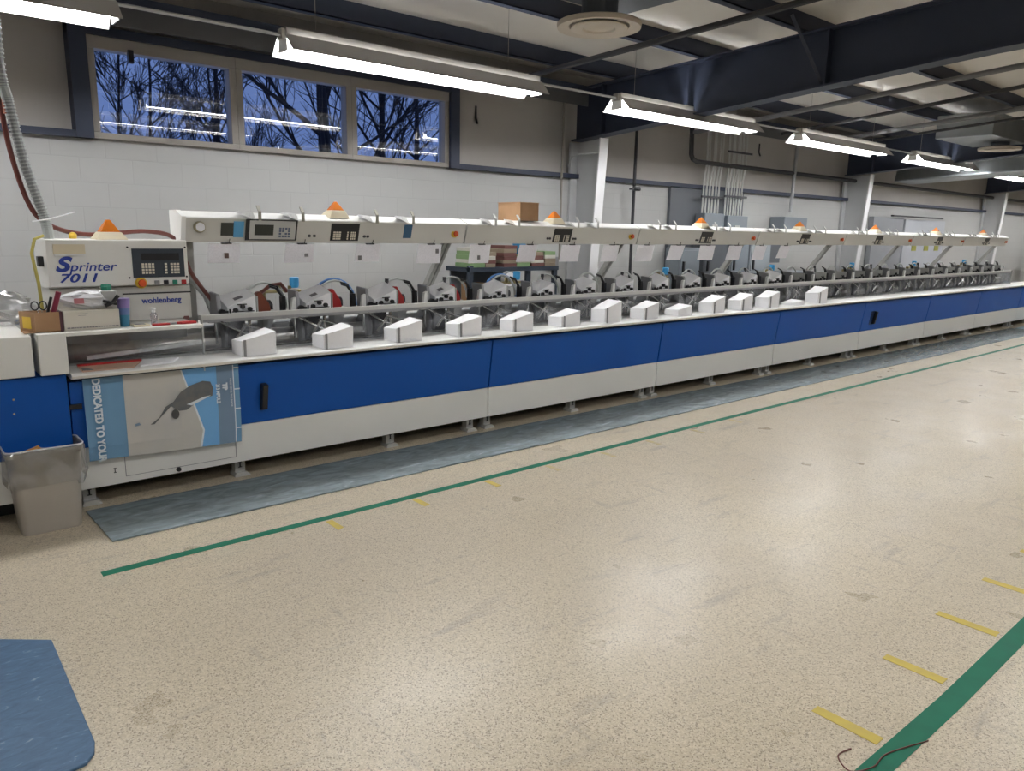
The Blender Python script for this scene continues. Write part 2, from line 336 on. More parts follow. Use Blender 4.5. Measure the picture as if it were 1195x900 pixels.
pipe([(5.5, 6.5, 3.28), (5.5, 3.2, 3.40), (5.5, -4, 3.7)], .028, M_blackpipe, 'black sprinkler pipe crossing in front of the round diffuser', 'sprinkler_pipe')
h = MB(); [h.tube([(5.5, yy, zz), (5.5, yy, zz-.11)], .012, 6) for yy, zz in ((3.86, 3.38), (6.3, 3.29))]
pipe([(11, 6.6, 3.24), (11, 3.0, 3.58)], .026, M_blackpipe, 'black sprinkler pipe beyond the big navy beam, upper of the far pipes', 'sprinkler_pipe')
pipe([(9.2, 6.9, 3.12), (9.2, 2.2, 3.5)], .03, mat('grey conduit bundle', (.17, .17, .18), .5), 'grey pipe directly under the far side of the navy beam')
pipe([(12.2, 6.8, 3.2), (12.2, 3.0, 3.52)], .034, MATS['grey conduit bundle'], 'grey ceiling pipe ending at the duct box')
pipe([(12.9, 6.9, 3.2), (12.9, 3.0, 3.5)], .02, M_blackpipe, 'thin black ceiling pipe behind the far strip light')
pipe([(9.43, 7.12, 3.4), (9.46, 7.12, 2.85), (9.5, 7.12, 2.79), (9.6, 7.12, 2.76), (28, 7.12, 2.74)], .035, M_blackpipe, 'long black pipe along the wall that drops and bends over the conduits', 'wall_pipe')
pipe([(8.2, 7.1, 3.4), (8.2, 7.1, .2)], .022, M_blackpipe, 'vertical black pipe on the wall right of the white column', 'wall_pipe')
v = MB(); v.lathe([(.05, 0), (.06, .02), (.05, .05)], (8.2, 7.05, 2.27), 12); v.box(8.1, 7.05, 2.28, 8.2, 7.1, 2.3); tag(v.build('pipe_valve', M_dark), 'small dark valve on the vertical black pipe', 'valve')
pipe([(6.83, 7.12, 3.4), (6.83, 7.12, 1.35)], .014, mat('tan conduit', (.25, .23, .2), .5), 'thin tan conduit running down the wall left of the white column', 'wall_conduit', 'conduit')
pipe([(6.9, 7.1, 2.5), (6.93, 7.05, 2.62), (7.0, 7.0, 2.66), (7.2, 6.85, 2.68)], .008, M_conduit, 'thin bent cable reaching the top of the nearest white column', 'wall_conduit', 'cable')
tag(B(6.76, 7.18, 1.22, 6.88, 7.3, 1.38).build('outlet_box', M_grey, bev=.005), 'grey outlet box at the foot of the tan conduit', 'outlet')
pipe([(12.4, 7.1, 3.3), (12.37, 7.1, 3.15), (12.33, 7.1, 2.1)], .03, mat('light grey conduit', (.4, .41, .42), .4), 'light grey conduit dropping into the grey wall box', 'wall_conduit', 'conduit')
tag(B(12.0, 7.0, 1.78, 12.75, 7.28, 2.02).build('junction_box', M_elec, bev=.01), 'grey wall junction box under the light conduit', 'junction box')
for i, (x, y, z) in enumerate(((5.63, 7.40, 3.02), (11.6, 7.40, 3.1))):
    tag(MB().tube([(x, y-.05, z+.1), (x, y-.05, z-.04), (x, y-.08, z-.1)], .012, 6).build('wall_hook', M_blackpipe), ('dark hook on the upper wall right of the windows', 'dark hook on the upper wall beyond the conduits')[i], 'hook')
# electrical wall
tag(B(9.2, 7.25, .3, 11.1, 7.298, 2.38).build('backing_board', M_elecd), 'dark grey backing board behind the electrical boxes', 'board')
for i, (a, b, z0, z1, l) in enumerate(((9.82, 10.33, 1.75, 2.02, ''), (10.42, 10.98, 1.75, 2.0, ''))):
    t = root('electrical_box', ((a+b)/2, 7.15, z0), ('grey electrical box left under the conduits', 'grey electrical box with a pale label right under the conduits')[i], 'electrical box')
    B(a, 7.06, z0, b, 7.24, z1).build('body', M_elec, t, bev=.008)
    B(a+.2, 7.05, z0+.05, a+.33, 7.06, z0+.1).build('label_plate', M_lgrey, t)
k = 0
for a, b, n in ((9.87, 10.27, 6), (10.46, 10.90, 7)):
    for j in range(n):
        x = a+(b-a)*j/(n-1); w = random.uniform(-.03, .03); k += 1
        o = MB().tube([(x, 7.16, 2.0), (x, 7.16, 2.5), (x+w, 7.12, 2.75), (x+w*1.6, 7.13, 3.42)], .013, 6).build('vertical_conduit', mat('bright conduit', (.60, .60, .58), .35, .3), smooth=True)
        tag(o, 'grey vertical conduit rising from the %s electrical box, %s in its row' % ('left' if a < 10 else 'labelled right', ORD[j]), 'conduit', 'conduits above the electrical boxes')
for q_, l_ in (((9.8, 7.12, 2.25, 10.35, 7.15, 2.28), 'dark strap across the left bundle of conduits'), ((10.4, 7.12, 2.28, 11.0, 7.15, 2.31), 'dark strap across the right bundle of conduits, lower'), ((10.35, 7.08, 2.95, 11.0, 7.1, 2.98), 'dark strap across the right bundle of conduits, upper')): tag(B(*q_).build('conduit_strap', M_dark), l_, 'strap')
for i, (a, b, z1, m) in enumerate(((9.15, 9.65, 1.5, M_elec), (9.75, 10.35, 1.62, M_elecd), (10.45, 10.95, 1.62, M_elec), (11.0, 11.6, 1.60, mat('pale steel cabinet', (.34, .37, .4), .4)))):
    t = root('electrical_cabinet', ((a+b)/2, 7.05, 0), ('low grey cabinet beside the dark one, first below the beam', 'dark grey cabinet standing below the left electrical box', 'grey cabinet with a black handle below the labelled box', 'pale grey cabinet, last of the wall cabinets')[i], 'cabinet')
    B(a, 6.98, 0, b, 7.24, z1).build('body', m, t, bev=.01); B(a+.02, 6.965, .35, b-.02, 6.98, z1-.04).build('door', m, t, bev=.004)
    B(a+.06, 6.94, 1.15, a+.09, 6.965, 1.3).build('handle', M_black, t)
# bench with open shelf box
t = root('workbench', (11.3, 6.7, 0), 'dark grey workbench cabinet behind the feeders', 'cabinet')
B(10.45, 6.4, .1, 11.5, 6.9, 1.10).build('body', M_elecd, t, bev=.01); B(10.4, 6.35, 1.10, 11.5, 6.95, 1.13).build('top', M_elec, t)
t = root('open_shelf_cabinet', (11.9, 6.7, 0), 'grey open cabinet with a dark compartment beside the workbench', 'cabinet')
c = MB(); c.box(11.5, 6.4, 0, 11.53, 6.95, 1.1); c.box(12.3, 6.4, 0, 12.33, 6.95, 1.1); c.box(11.5, 6.4, 1.08, 12.33, 6.95, 1.12); c.box(11.5, 6.4, .5, 12.33, 6.95, .53); c.box(11.5, 6.93, 0, 12.33, 6.95, 1.1)
c.build('carcass', M_elec, t); B(11.53, 6.9, .8, 12.3, 6.93, 1.08).build('back_panel', M_black, t)
tag(B(11.56, 6.45, .53, 12.25, 6.85, .93).build('paper_ream', mat('blue grey bundle', (.42, .45, .52), .6)), 'pale bundle lying in the open grey cabinet', 'bundle')
tag(B(11.5, 7.0, 1.25, 11.95, 7.28, 1.56).build('wall_box', M_elecd, bev=.006), 'small dark wall box above the open cabinet', 'box')
# far wall pieces
tag(B(15.7, 7.18, .2, 17.1, 7.28, 2.12).build('wall_board', mat('mid grey board', (.30, .31, .33), .5)), 'tall grey board against the far wall', 'board')
dd = struct(B(17.25, 7.2, 0, 19.4, 7.3, 2.1).build('door_1', mat('pale grey door', (.46, .48, .52), .5), bev=.004)); B(19.2, 7.14, 1.0, 19.25, 7.2, 1.15).build('door_handle', M_grey, dd)
tag(B(16.4, 7.1, 2.14, 19.0, 7.16, 2.17).build('door_track', M_black), 'black track bar above the far pale door', 'track')
t = root('pedestal_fan', (25.3, 7.0, 0), 'dark round caged fan near the right edge', 'fan')
MB().lathe([(.28, -.05), (.30, 0), (.28, .05)], (25.3, 6.9, 1.05), 24, 'y').build('cage', M_dark, t); MB().tube([(25.3, 7.0, .02), (25.3, 7.0, .9)], .03, 8).build('pole', M_grey, t); MB().lathe([(.25, 0), (.25, .03)], (25.3, 7.0, 0), 20).build('base', M_grey, t)

# ---------------------------------------------------------------- navy shelf with books
t = root('navy_shelf_unit', (5.5, 6.75, 0), 'navy metal shelf unit standing against the wall behind the machine', 'shelf')
for x in (4.95, 5.78, 6.2): B(x-.03, 6.52, 0, x+.03, 6.56, 1.30 if x > 5 else 1.32).build('upright', M_navyshelf, t)
B(4.92, 6.5, 1.255, 6.23, 6.95, 1.30).build('shelf', M_navyshelf, t); B(4.92, 6.5, .6, 6.23, 6.95, .64).build('shelf', M_navyshelf, t)
B(4.97, 6.93, .64, 5.76, 6.95, 1.25).build('back_panel', M_elec, t)
gm = [mat('green cover', (.22, .34, .16), .7), mat('maroon cover', (.17, .07, .06), .7), mat('tan cover', (.3, .24, .17), .7), mat('white cover', (.6, .58, .52), .7)]
n = 0
for x, w, cs in ((4.96, .2, (0, 3, 0, 0, 3)), (5.17, .14, (2, 1, 3, 2)), (5.42, .19, (1, 2, 1, 1, 2, 1)), (5.62, .2, (0, 3, 0)), (5.83, .2, (1, 3, 1, 2)), (6.04, .17, (2, 2, 3, 0))):
    z = 1.30; n += 1
    for j, c in enumerate(cs):
        hh = random.uniform(.035, .05); dx = random.uniform(-.01, .01)
        tag(B(x+dx, 6.54, z, x+w+dx, 6.82, z+hh-.002).build('book', gm[c], bev=.003), '%s book, %s from the bottom of the %s pile on the navy shelf' % (('green', 'maroon', 'tan', 'white')[c], ORD[j], ORD[n-1]), 'book', 'books piled on the navy shelf'); z += hh
tag(B(5.66, 6.56, 1.436, 5.76, 6.68, 1.58).build('tissue_box', M_skyblue, bev=.004), 'light blue box on the green books', 'box')
tag(B(5.06, 6.55, .64, 5.3, 6.85, .98+.14).build('shelf_carton', M_card, bev=.003), 'brown carton on the lower navy shelf', 'box')
t = root('dial_gauge', (5.42, 6.45, 1.22), 'round white dial gauge in front of the navy shelf unit', 'gauge')
MB().lathe([(.0, -.03), (.085, -.03), (.09, -.02), (.09, .02), (.0, .02)], (5.42, 6.46, 1.17), 28, 'y').build('case', mat('grey gauge rim', (.3, .3, .3), .4), t)
MB().lathe([(.0, -.002), (.078, -.002), (.078, 0), (0, 0)], (5.42, 6.429, 1.17), 28, 'y').build('dial', M_paper, t)
g = MB(); g.lathe([(.035, -.002), (.035, .0)], (5.42, 6.425, 1.17), 16, 'y'); g.box(5.415, 6.42, 1.13, 5.425, 6.424, 1.2); g.build('needle', M_ink, t)
B(5.40, 6.45, 1.08, 5.44, 6.5, 1.255).build('stem', M_grey, t)

# ---------------------------------------------------------------- trees outside
def tree(x, y, h, label, seed, tr=.1, spread=.9, n=26, lean=0.):
    R = random.Random(seed); m = MB()
    def limb(p, dv, L, r, lev):
        q = p; dv = dv.normalized(); pts = [p]; segs = 4 if lev < 2 else 3
        for i in range(segs):
            dv = (dv+Vector((R.uniform(-1, 1), R.uniform(-.6, .6), R.uniform(-.5, .8)))*.17).normalized(); q = q+dv*L/segs; pts.append(q)
        m.tube(pts, r, 5 if lev < 2 else 3, False, max(.0035, r*.45))
        if lev >= 4 or L < .22: return
        for i in range(R.randint(4, 6) if lev < 3 else 3):
            t = R.uniform(.25, 1); k = min(segs-1, int(t*segs)); st = pts[k].lerp(pts[k+1], t*segs-k)
            nd = dv+Vector((R.uniform(-1, 1), R.uniform(-.5, .5), R.uniform(-.35, .75)))*spread
            limb(st, nd, L*R.uniform(.40, .68), max(.0045, r*R.uniform(.35, .5)), lev+1)
    P = [Vector((x, y, -.5))]; segs = 8
    for i in range(segs): P.append(P[-1]+Vector((R.uniform(-.06, .06)+lean, R.uniform(-.05, .05), (h+.5)/segs)))
    m.tube(P, tr, 7, False, tr*.3)
    for i in range(n):
        z = 1.2+(h-1.4)*((i+R.random())/n)**.9; k = min(segs-1, int((z+.5)/((h+.5)/segs))); st = P[k].lerp(P[k+1], (z+.5)/((h+.5)/segs)-k)
        a = R.uniform(0, 6.28)
        limb(st, Vector((math.cos(a), math.sin(a)*.5, R.uniform(.35, 1.3))), (h-z)*(.2 if tr < .06 else .30)+.5, tr*(.22+.3*(1-z/h))*R.uniform(.6, 1), 1)
    tag(m.build('bare_tree', M_bark), label, 'tree', 'bare trees outside the windows')
tree(3.2, 12.8, 5.2, 'slender bare sapling outside the first window, near its taupe left jamb', 3, .035, .6, 16)
tree(4.1, 15.0, 5.8, 'slender bare sapling in the middle of the first window', 5, .045, .6, 18)
tree(5.0, 14.0, 5.2, 'slender bare sapling at the right side of the first window', 14, .04, .8, 16)
tree(7.1, 14.2, 8.5, 'thick-trunked bare tree standing in the middle window', 11, .17, .75, 20)
tree(6.3, 17.5, 8.0, 'bare tree standing farther back behind the middle window', 8, .08, .8, 15)
tree(8.6, 14.4, 7.5, 'bare spreading tree outside the third window near its left jamb', 21, .10, .9, 17)
tree(11.0, 17.0, 7.5, 'bare spreading tree outside the third window near its right jamb', 33, .10, .9, 14)

# ---------------------------------------------------------------- gathering machine
SEAM = [.79, 3.91, 6.155, 8.405, 10.65, 12.9, 15.1, 17.35, 19.6]
gap = .006
for i in range(8):
    a, b = SEAM[i], SEAM[i+1]
    t = root('machine_section', ((a+b)/2, 5.3, 0), 'blue and light grey base section of the gathering machine, '+['the one carrying the poster', 'second from the poster end', 'third from the poster end', 'fourth from the poster end', 'fifth, with the odd dark handle', 'sixth from the poster end', 'seventh from the poster end', 'last at the far end'][i], 'machine section', 'base sections of the gathering machine')
    B(a, 5.12, .16, b, 6.0, .80).build('inner_body', M_elecd, t)
    B(a, 4.96, .80, b, 5.15, .826).build('table_support', M_dark, t)
    B(a+gap, 4.90, .13, b-gap, 5.12, .384).build('skirt_panel', M_beige, t, bev=.003)
    p = MB(); p.prism([(4.895, .388), (4.93, .388), (4.88, .80), (4.845, .80)], 'x', a+gap, b-gap); p.build('door_panel', M_blue, t, bev=.003)
    B(a+gap, 4.88, .80, b-gap, 4.96, .815).build('shadow_gap_strip', M_black, t)  # black strip painting the shade in the gap between door and worktop
    fx = [a+.07, (a+b)/2+.0, b-.1] if i else [.87, 1.80, 3.0, 3.79]
    for x in fx:
        f = MB(); f.box(x-.035, 5.0, .02, x+.035, 5.06, .14); f.prism([(x-.045, 0), (x+.06, 0), (x+.06, .01), (x+.036, .03), (x-.036, .03), (x-.045, .01)], 'y', 4.97, 5.08)
        f.m = 1; f.box(x-.004, 4.995, .06, x+.004, 5.0, .1); f.box(x-.012, 4.994, .06, x+.012, 4.9995, .065); f.box(x-.012, 4.994, .095, x+.012, 4.9995, .10)
        f.build('foot', [M_lgrey, M_black], t, bev=0)
    B(a+.02, 5.35, 0, b-.02, 5.5, .16).build('base_frame', M_black, t)
    if i in (0, 4):
        hx = 1.935 if i == 0 else 10.98
        hm = MB(); hm.prism([(4.895, .47), (4.845, .48), (4.81, .655), (4.86, .665)], 'x', hx-.018, hx+.022); hh = hm.build('handle', M_black, t, bev=.006)
        if i == 4:
            f = MB(); f.prism([(4.892, .47), (4.885, .47), (4.852, .665), (4.86, .665)], 'x', hx-.10, hx+.04); f.build('handle_plate', mat('dark blue plate', (.004, .02, .08), .4), t)
    if i == 0:
        f = MB()
        f.box(1.06, 4.897, .17, 1.745, 4.8995, .172); f.box(1.06, 4.897, .17, 1.063, 4.8995, .30); f.box(1.742, 4.897, .17, 1.745, 4.8995, .30)
        f.build('access_panel_gap', M_ink, t)
        MB().lathe([(0, -.012), (.014, -.012), (.016, 0)], (1.37, 4.90, .155), 14, 'y').build('knob', M_black, t)
        f = MB(); f.box(1.0, 4.897, .205, 1.004, 4.8995, .235); f.box(.995, 4.897, .205, 1.01, 4.8995, .209); f.box(.995, 4.897, .231, 1.01, 4.8995, .235); f.build('latch_mark', M_black, t)
# continuous worktop
wt = root('worktop', (10.2, 4.95, .826), 'long white worktop running the whole length of the blue machine', 'worktop')
w = MB(); w.prism([(4.76, .838), (4.775, .828), (5.16, .828), (5.16, .86), (4.775, .86), (4.76, .852)], 'x', .80, 19.6); w.build('top', M_white, wt)
B(.80, 4.758, .834, 19.6, 4.762, .846).build('edge_band', mat('cream edge', (.70, .66, .58), .5), wt)
# drive shaft and drums inside the guard
ds = root('drum_line', (9.6, 5.35, .88), 'polished steel drum shaft visible behind the clear guard', 'drum shaft')
MB().tube([(.85, 5.34, .90), (17.5, 5.34, .90)], .067, 24).build('shaft', M_drum, ds, smooth=True)
c = MB()
B(1.0, 5.20, .862, 17.4, 5.24, .868).build('chain_rail', M_steel, ds)
bk = root('machine_trough', (9.6, 5.7, .83), 'grey trough and light rear cover behind the steel drums', 'machine body')
B(.85, 5.46, .83, 17.45, 5.9, .99).build('rear_cover', M_beige2, bk); B(.85, 5.16, .828, 17.45, 5.5, .832).build('trough_floor', M_grey, bk)
B(1.62, 5.42, .985, 17.45, 5.52, .995).build('ledge_strip', M_paper, bk)
# feeder stations
STP = .57; SX0 = 1.83
def station(k):
    x = SX0
    t = root('feeder_station', (x+.15, 5.4, .86), '', 'feeder', 'feeder stations along the machine')
    g = MB(); g.box(x+.02, 5.20, .87, x+.14, 5.42, 1.06); g.build('gripper_housing', M_dark, t, bev=.012)
    g = MB(); g.lathe([(.0, 0), (.10, 0), (.115, .01), (.115, .05), (.09, .06), (.09, .08), (.115, .09), (.115, .13), (0, .13)], (x-.01, 5.34, .93), 24, 'x'); g.build('gripper_drum', M_grey, t, smooth=True)
    g = MB(); g.box(x+.16, 5.19, .88, x+.175, 5.21, 1.05); g.tube([(x-.05, 5.2, 1.06), (x+.05, 5.17, 1.0), (x+.2, 5.18, .93)], .008, 6); g.tube([(x+.05, 5.2, .9), (x+.12, 5.16, 1.02)], .012, 6); g.tube([(x-.06, 5.22, .9), (x-.06, 5.22, 1.06)], .01, 6); g.tube([(x+.1, 5.15, 1.03), (x+.3, 5.2, .97)], .009, 6); g.build('linkage', M_steel, t)
    g = MB(); g.prism([(x+.30, .90), (x+.32, .88), (x+.34, .93), (x+.40, 1.05), (x+.40, 1.10), (x+.30, 1.10)], 'y', 5.3, 5.40); g.build('side_bracket', M_lgrey, t, bev=.004)
    B(x-.11, 5.2, 1.045, x+.44, 5.50, 1.06).build('feeder_bed', M_lgrey, t)
    g = MB(); g.prism([(5.16, 1.06), (5.32, 1.06), (5.33, 1.25), (5.19, 1.24)], 'x', x-.062, x-.03); g.build('side_plate', M_grey, t, bev=.01)
    g = MB(); g.lathe([(0, -.03), (.022, -.03), (.022, 0)], (x-.04, 5.16, 1.12), 12, 'y'); g.box(x-.06, 5.13, 1.10, x+.0, 5.16, 1.13); g.build('clamp_knob', M_black, t)
    g = MB()
    for dx, dz in ((.05, .01), (.10, .032), (.15, .014)):
        g.lathe([(0, -.022), (.015, -.022), (.015, 0), (0, 0)], (x+dx, 5.147, 1.122+dz), 10, 'y')
    g.box(x+.03, 5.136, 1.118, x+.18, 5.146, 1.124); g.box(x+.065, 5.136, 1.165, x+.13, 5.146, 1.172); g.box(x+.01, 5.14, 1.06, x+.02, 5.148, 1.14); g.build('sheet_stop', M_black, t)
    g = MB(); g.box(x+.205, 5.15, 1.06, x+.215, 5.35, 1.22); g.build('end_guide', M_lgrey, t)
    g = MB(); g.box(x+.24, 5.38, 1.06, x+.42, 5.5, 1.14); g.lathe([(0, 0), (.04, 0), (.04, .12), (0, .12)], (x+.27, 5.36, 1.13), 14, 'x'); g.build('motor_box', M_dark, t, bev=.005)
    pts = [(x+.22+.17*(1-math.cos(a)), 5.46, 1.1+.19*math.sin(a)) for a in [math.pi*j/10 for j in range(11)]]
    MB().tube(pts, .010, 6).build('air_tube', M_hoseg, t, smooth=True)
    g = MB(); g.box(x+.43, 5.25, 1.06, x+.46, 5.29, 1.2); g.tube([(x+.445, 5.27, 1.2), (x+.40, 5.27, 1.26), (x+.35, 5.27, 1.275)], .009, 5); g.tube([(x+.445, 5.29, 1.2), (x+.42, 5.30, 1.27), (x+.36, 5.3, 1.285)], .007, 5); g.build('swing_arm', M_black, t)
    g = MB(); g.prism([(x+.46, 1.06), (x+.505, 1.06), (x+.505, 1.20), (x+.48, 1.19)], 'y', 5.17, 5.2); g.build('white_guide', M_white, t)
    return t
st0 = station(0)
hopper = [st0]
for k in range(1, 27): hopper.append(copy_tree(st0, (STP*k, 0, 0)))
for k, o in enumerate(hopper):
    o['label'] = 'grey feeder station with black clamps behind the guard rail, %s from the control cabinet' % ORD[k]
# variations per station: extra red, blue and brass fittings
for k in range(26):
    x = SX0+STP*k
    if k in (0, 1, 2, 3):
        m = MB(); m.prism([(x+.26, 1.08), (x+.38, 1.06), (x+.36, 1.15), (x+.30, 1.24), (x+.27, 1.23)], 'y', 5.30, 5.36)
        o = m.build('red_valve', mat('rust red housing', (.22, .05, .02), .5) if k == 0 else M_red, hopper[k], bev=.01); o['label'] = 'red valve block'
    if k == 0:
        m = MB(); m.tube([(x+.30, 5.36, 1.16), (x+.34, 5.40, 1.22), (x+.42, 5.42, 1.27), (x+.5, 5.42, 1.28), (x+.55, 5.42, 1.22)], .014, 8); o = m.build('hose', M_hose, hopper[k], smooth=True)
        m = MB(); m.prism([(5.14, 1.06), (5.3, 1.06), (5.3, 1.24), (5.2, 1.26)], 'x', x-.29, x-.25); m.build('hopper_cheek', M_hose, hopper[k], bev=.006)
    if k in (1, 4):
        m = MB(); pts = [(x+.2+.2*(1-math.cos(a)), 5.5, 1.08+.22*math.sin(a)) for a in [math.pi*j/12 for j in range(13)]]; m.tube(pts, .010, 6)
        m.build('blue_tube', M_hoseb, hopper[k], smooth=True)
    if k % 4 == 1:
        m = MB(); m.tube([(x-.15, 5.58, 1.21), (x+.16, 5.58, 1.21)], .012, 8); m.lathe([(.02, 0), (.02, .05)], (x-.02, 5.58, 1.21), 10); m.lathe([(.014, 0), (.014, .04)], (x+.07, 5.58, 1.21), 10); m.box(x-.16, 5.56, 1.06, x-.13, 5.6, 1.22)
        m.build('brass_manifold', mat('dull brass', (.32, .27, .14), .35, .8), hopper[k])
        m = MB(); m.lathe([(0, 0), (.030, 0), (.036, .02), (.036, .075), (.03, .08), (0, .08)], (x+.11, 5.58, 1.235), 16); o = m.build('filter_bowl', M_skyblue, hopper[k], smooth=True); o['label'] = 'bright blue filter bowl'
    if k in (2, 3, 5, 7, 9, 11, 14, 17, 20):
        m = MB(); m.tube([(x+.2, 5.3, 1.1), (x+.22, 5.33, 1.28)], .010, 6); m.lathe([(.0, 0), (.016, 0), (.016, .03), (0, .03)], (x+.222, 5.335, 1.27), 10); m.build('lever', M_dark, hopper[k])
# stacked signatures in the hoppers (white sheets the first stations hold)
def hop_pile(k, peak=0):
    x = SX0+STP*k
    p = MB(); yb = 5.33
    p.hexa([(x, 5.152, 1.062), (x+.2, 5.152, 1.062), (x+.2, yb, 1.062), (x, yb, 1.062), (x, 5.152, 1.151), (x+.2, 5.152, 1.228), (x+.2, yb, 1.268+peak), (x, yb, 1.212)])
    o = p.build('signature_pile', M_paper, bev=.002)
    return tag(o, 'white pile of folded sheets in the hopper of the %s feeder station' % ORD[k], 'paper pile', 'paper piles in the feeders')
for k in range(13): hop_pile(k, random.uniform(-.02, .01))
for k, w in ((0, .06), (1, .05), (3, .05)):
    x = SX0+STP*k
    tag(MB().add([(x+.07, 5.2, 1.192), (x+.07+w, 5.2, 1.21), (x+.07+w, 5.24, 1.222), (x+.07, 5.24, 1.204)], [(0, 1, 2, 3)]).build('print_mark', M_ink, None), 'small printed picture on the top sheet of the %s feeder pile' % ORD[k], 'print')
# paper stacks on the worktop
def pstack(k, x, w=.228, zl=.104, zr=.154, low=False):
    t = root('paper_stack', (x+w/2, 4.9, .86), ('low flat' if low else 'white')+' paper stack standing on the white worktop, %s from the control cabinet' % ORD[k], 'paper stack', 'paper stacks on the worktop')
    y0, y1 = 4.815, 4.995; z = .8605
    MB().hexa([(x, y0, z), (x+w, y0, z), (x+w, y1, z), (x, y1, z), (x, y0, z+zl), (x+w, y0, z+zr), (x+w, y1, z+zr+.006), (x, y1, z+zl-.012)]).build('sheets', M_paper, t, bev=.002)
    if not low: B(x+.012+.02*k/10, 4.806, z, x+.026+.02*k/10, 4.814, z+zl+.006).build('stop_pin', M_grey, t)
xs = [1.79, 2.365, 2.955, 3.53, 4.10, 4.675, 5.235, 5.80, 6.35, 6.94, 7.49, 8.06, 8.65, 9.22]
for k, x in enumerate(xs):
    sc = [1, .98, 1.02, 1, .98, .9, 1.3, 1.05, .68, 1.15, 1.15, 1.2, .35, 1.3][k]
    pstack(k, x, .232, .104*sc, .154*sc, low=(k in (8, 12)))
# guard rail with acrylic panels
gr = root('guard_rail', (9.4, 5.07, .86), 'light grey guard rail with clear acrylic panels above the worktop', 'guard')
r = MB(); r.prism([(5.05, 1.088), (5.085, 1.088), (5.095, 1.112), (5.06, 1.122), (5.05, 1.118)], 'x', 1.615, 17.2); r.build('top_rail', M_lgrey, gr)
B(1.615, 5.052, 1.070, 17.2, 5.056, 1.088).build('lower_lip', M_grey, gr)
gx = [1.63, 3.91, 6.155, 8.405, 10.65, 12.9, 15.1, 17.18]
for i in range(7):
    MB().add([(gx[i]+.004, 5.055, 1.09), (gx[i+1]-.004, 5.055, 1.09), (gx[i+1]-.004, 5.04, .862), (gx[i]+.004, 5.04, .862)], [(0, 1, 2, 3)]).build('clear_panel', M_acryl, gr)
for x in (1.622, 17.19): B(x-.004, 5.035, .862, x+.004, 5.06, 1.12).build('end_post', M_lgrey, gr)
MB().add([(17.19, 5.04, .862), (17.35, 5.3, .862), (17.2, 5.3, 1.1), (17.19, 5.05, 1.1)], [(0, 1, 2, 3)]).build('end_panel', M_acryl, gr)
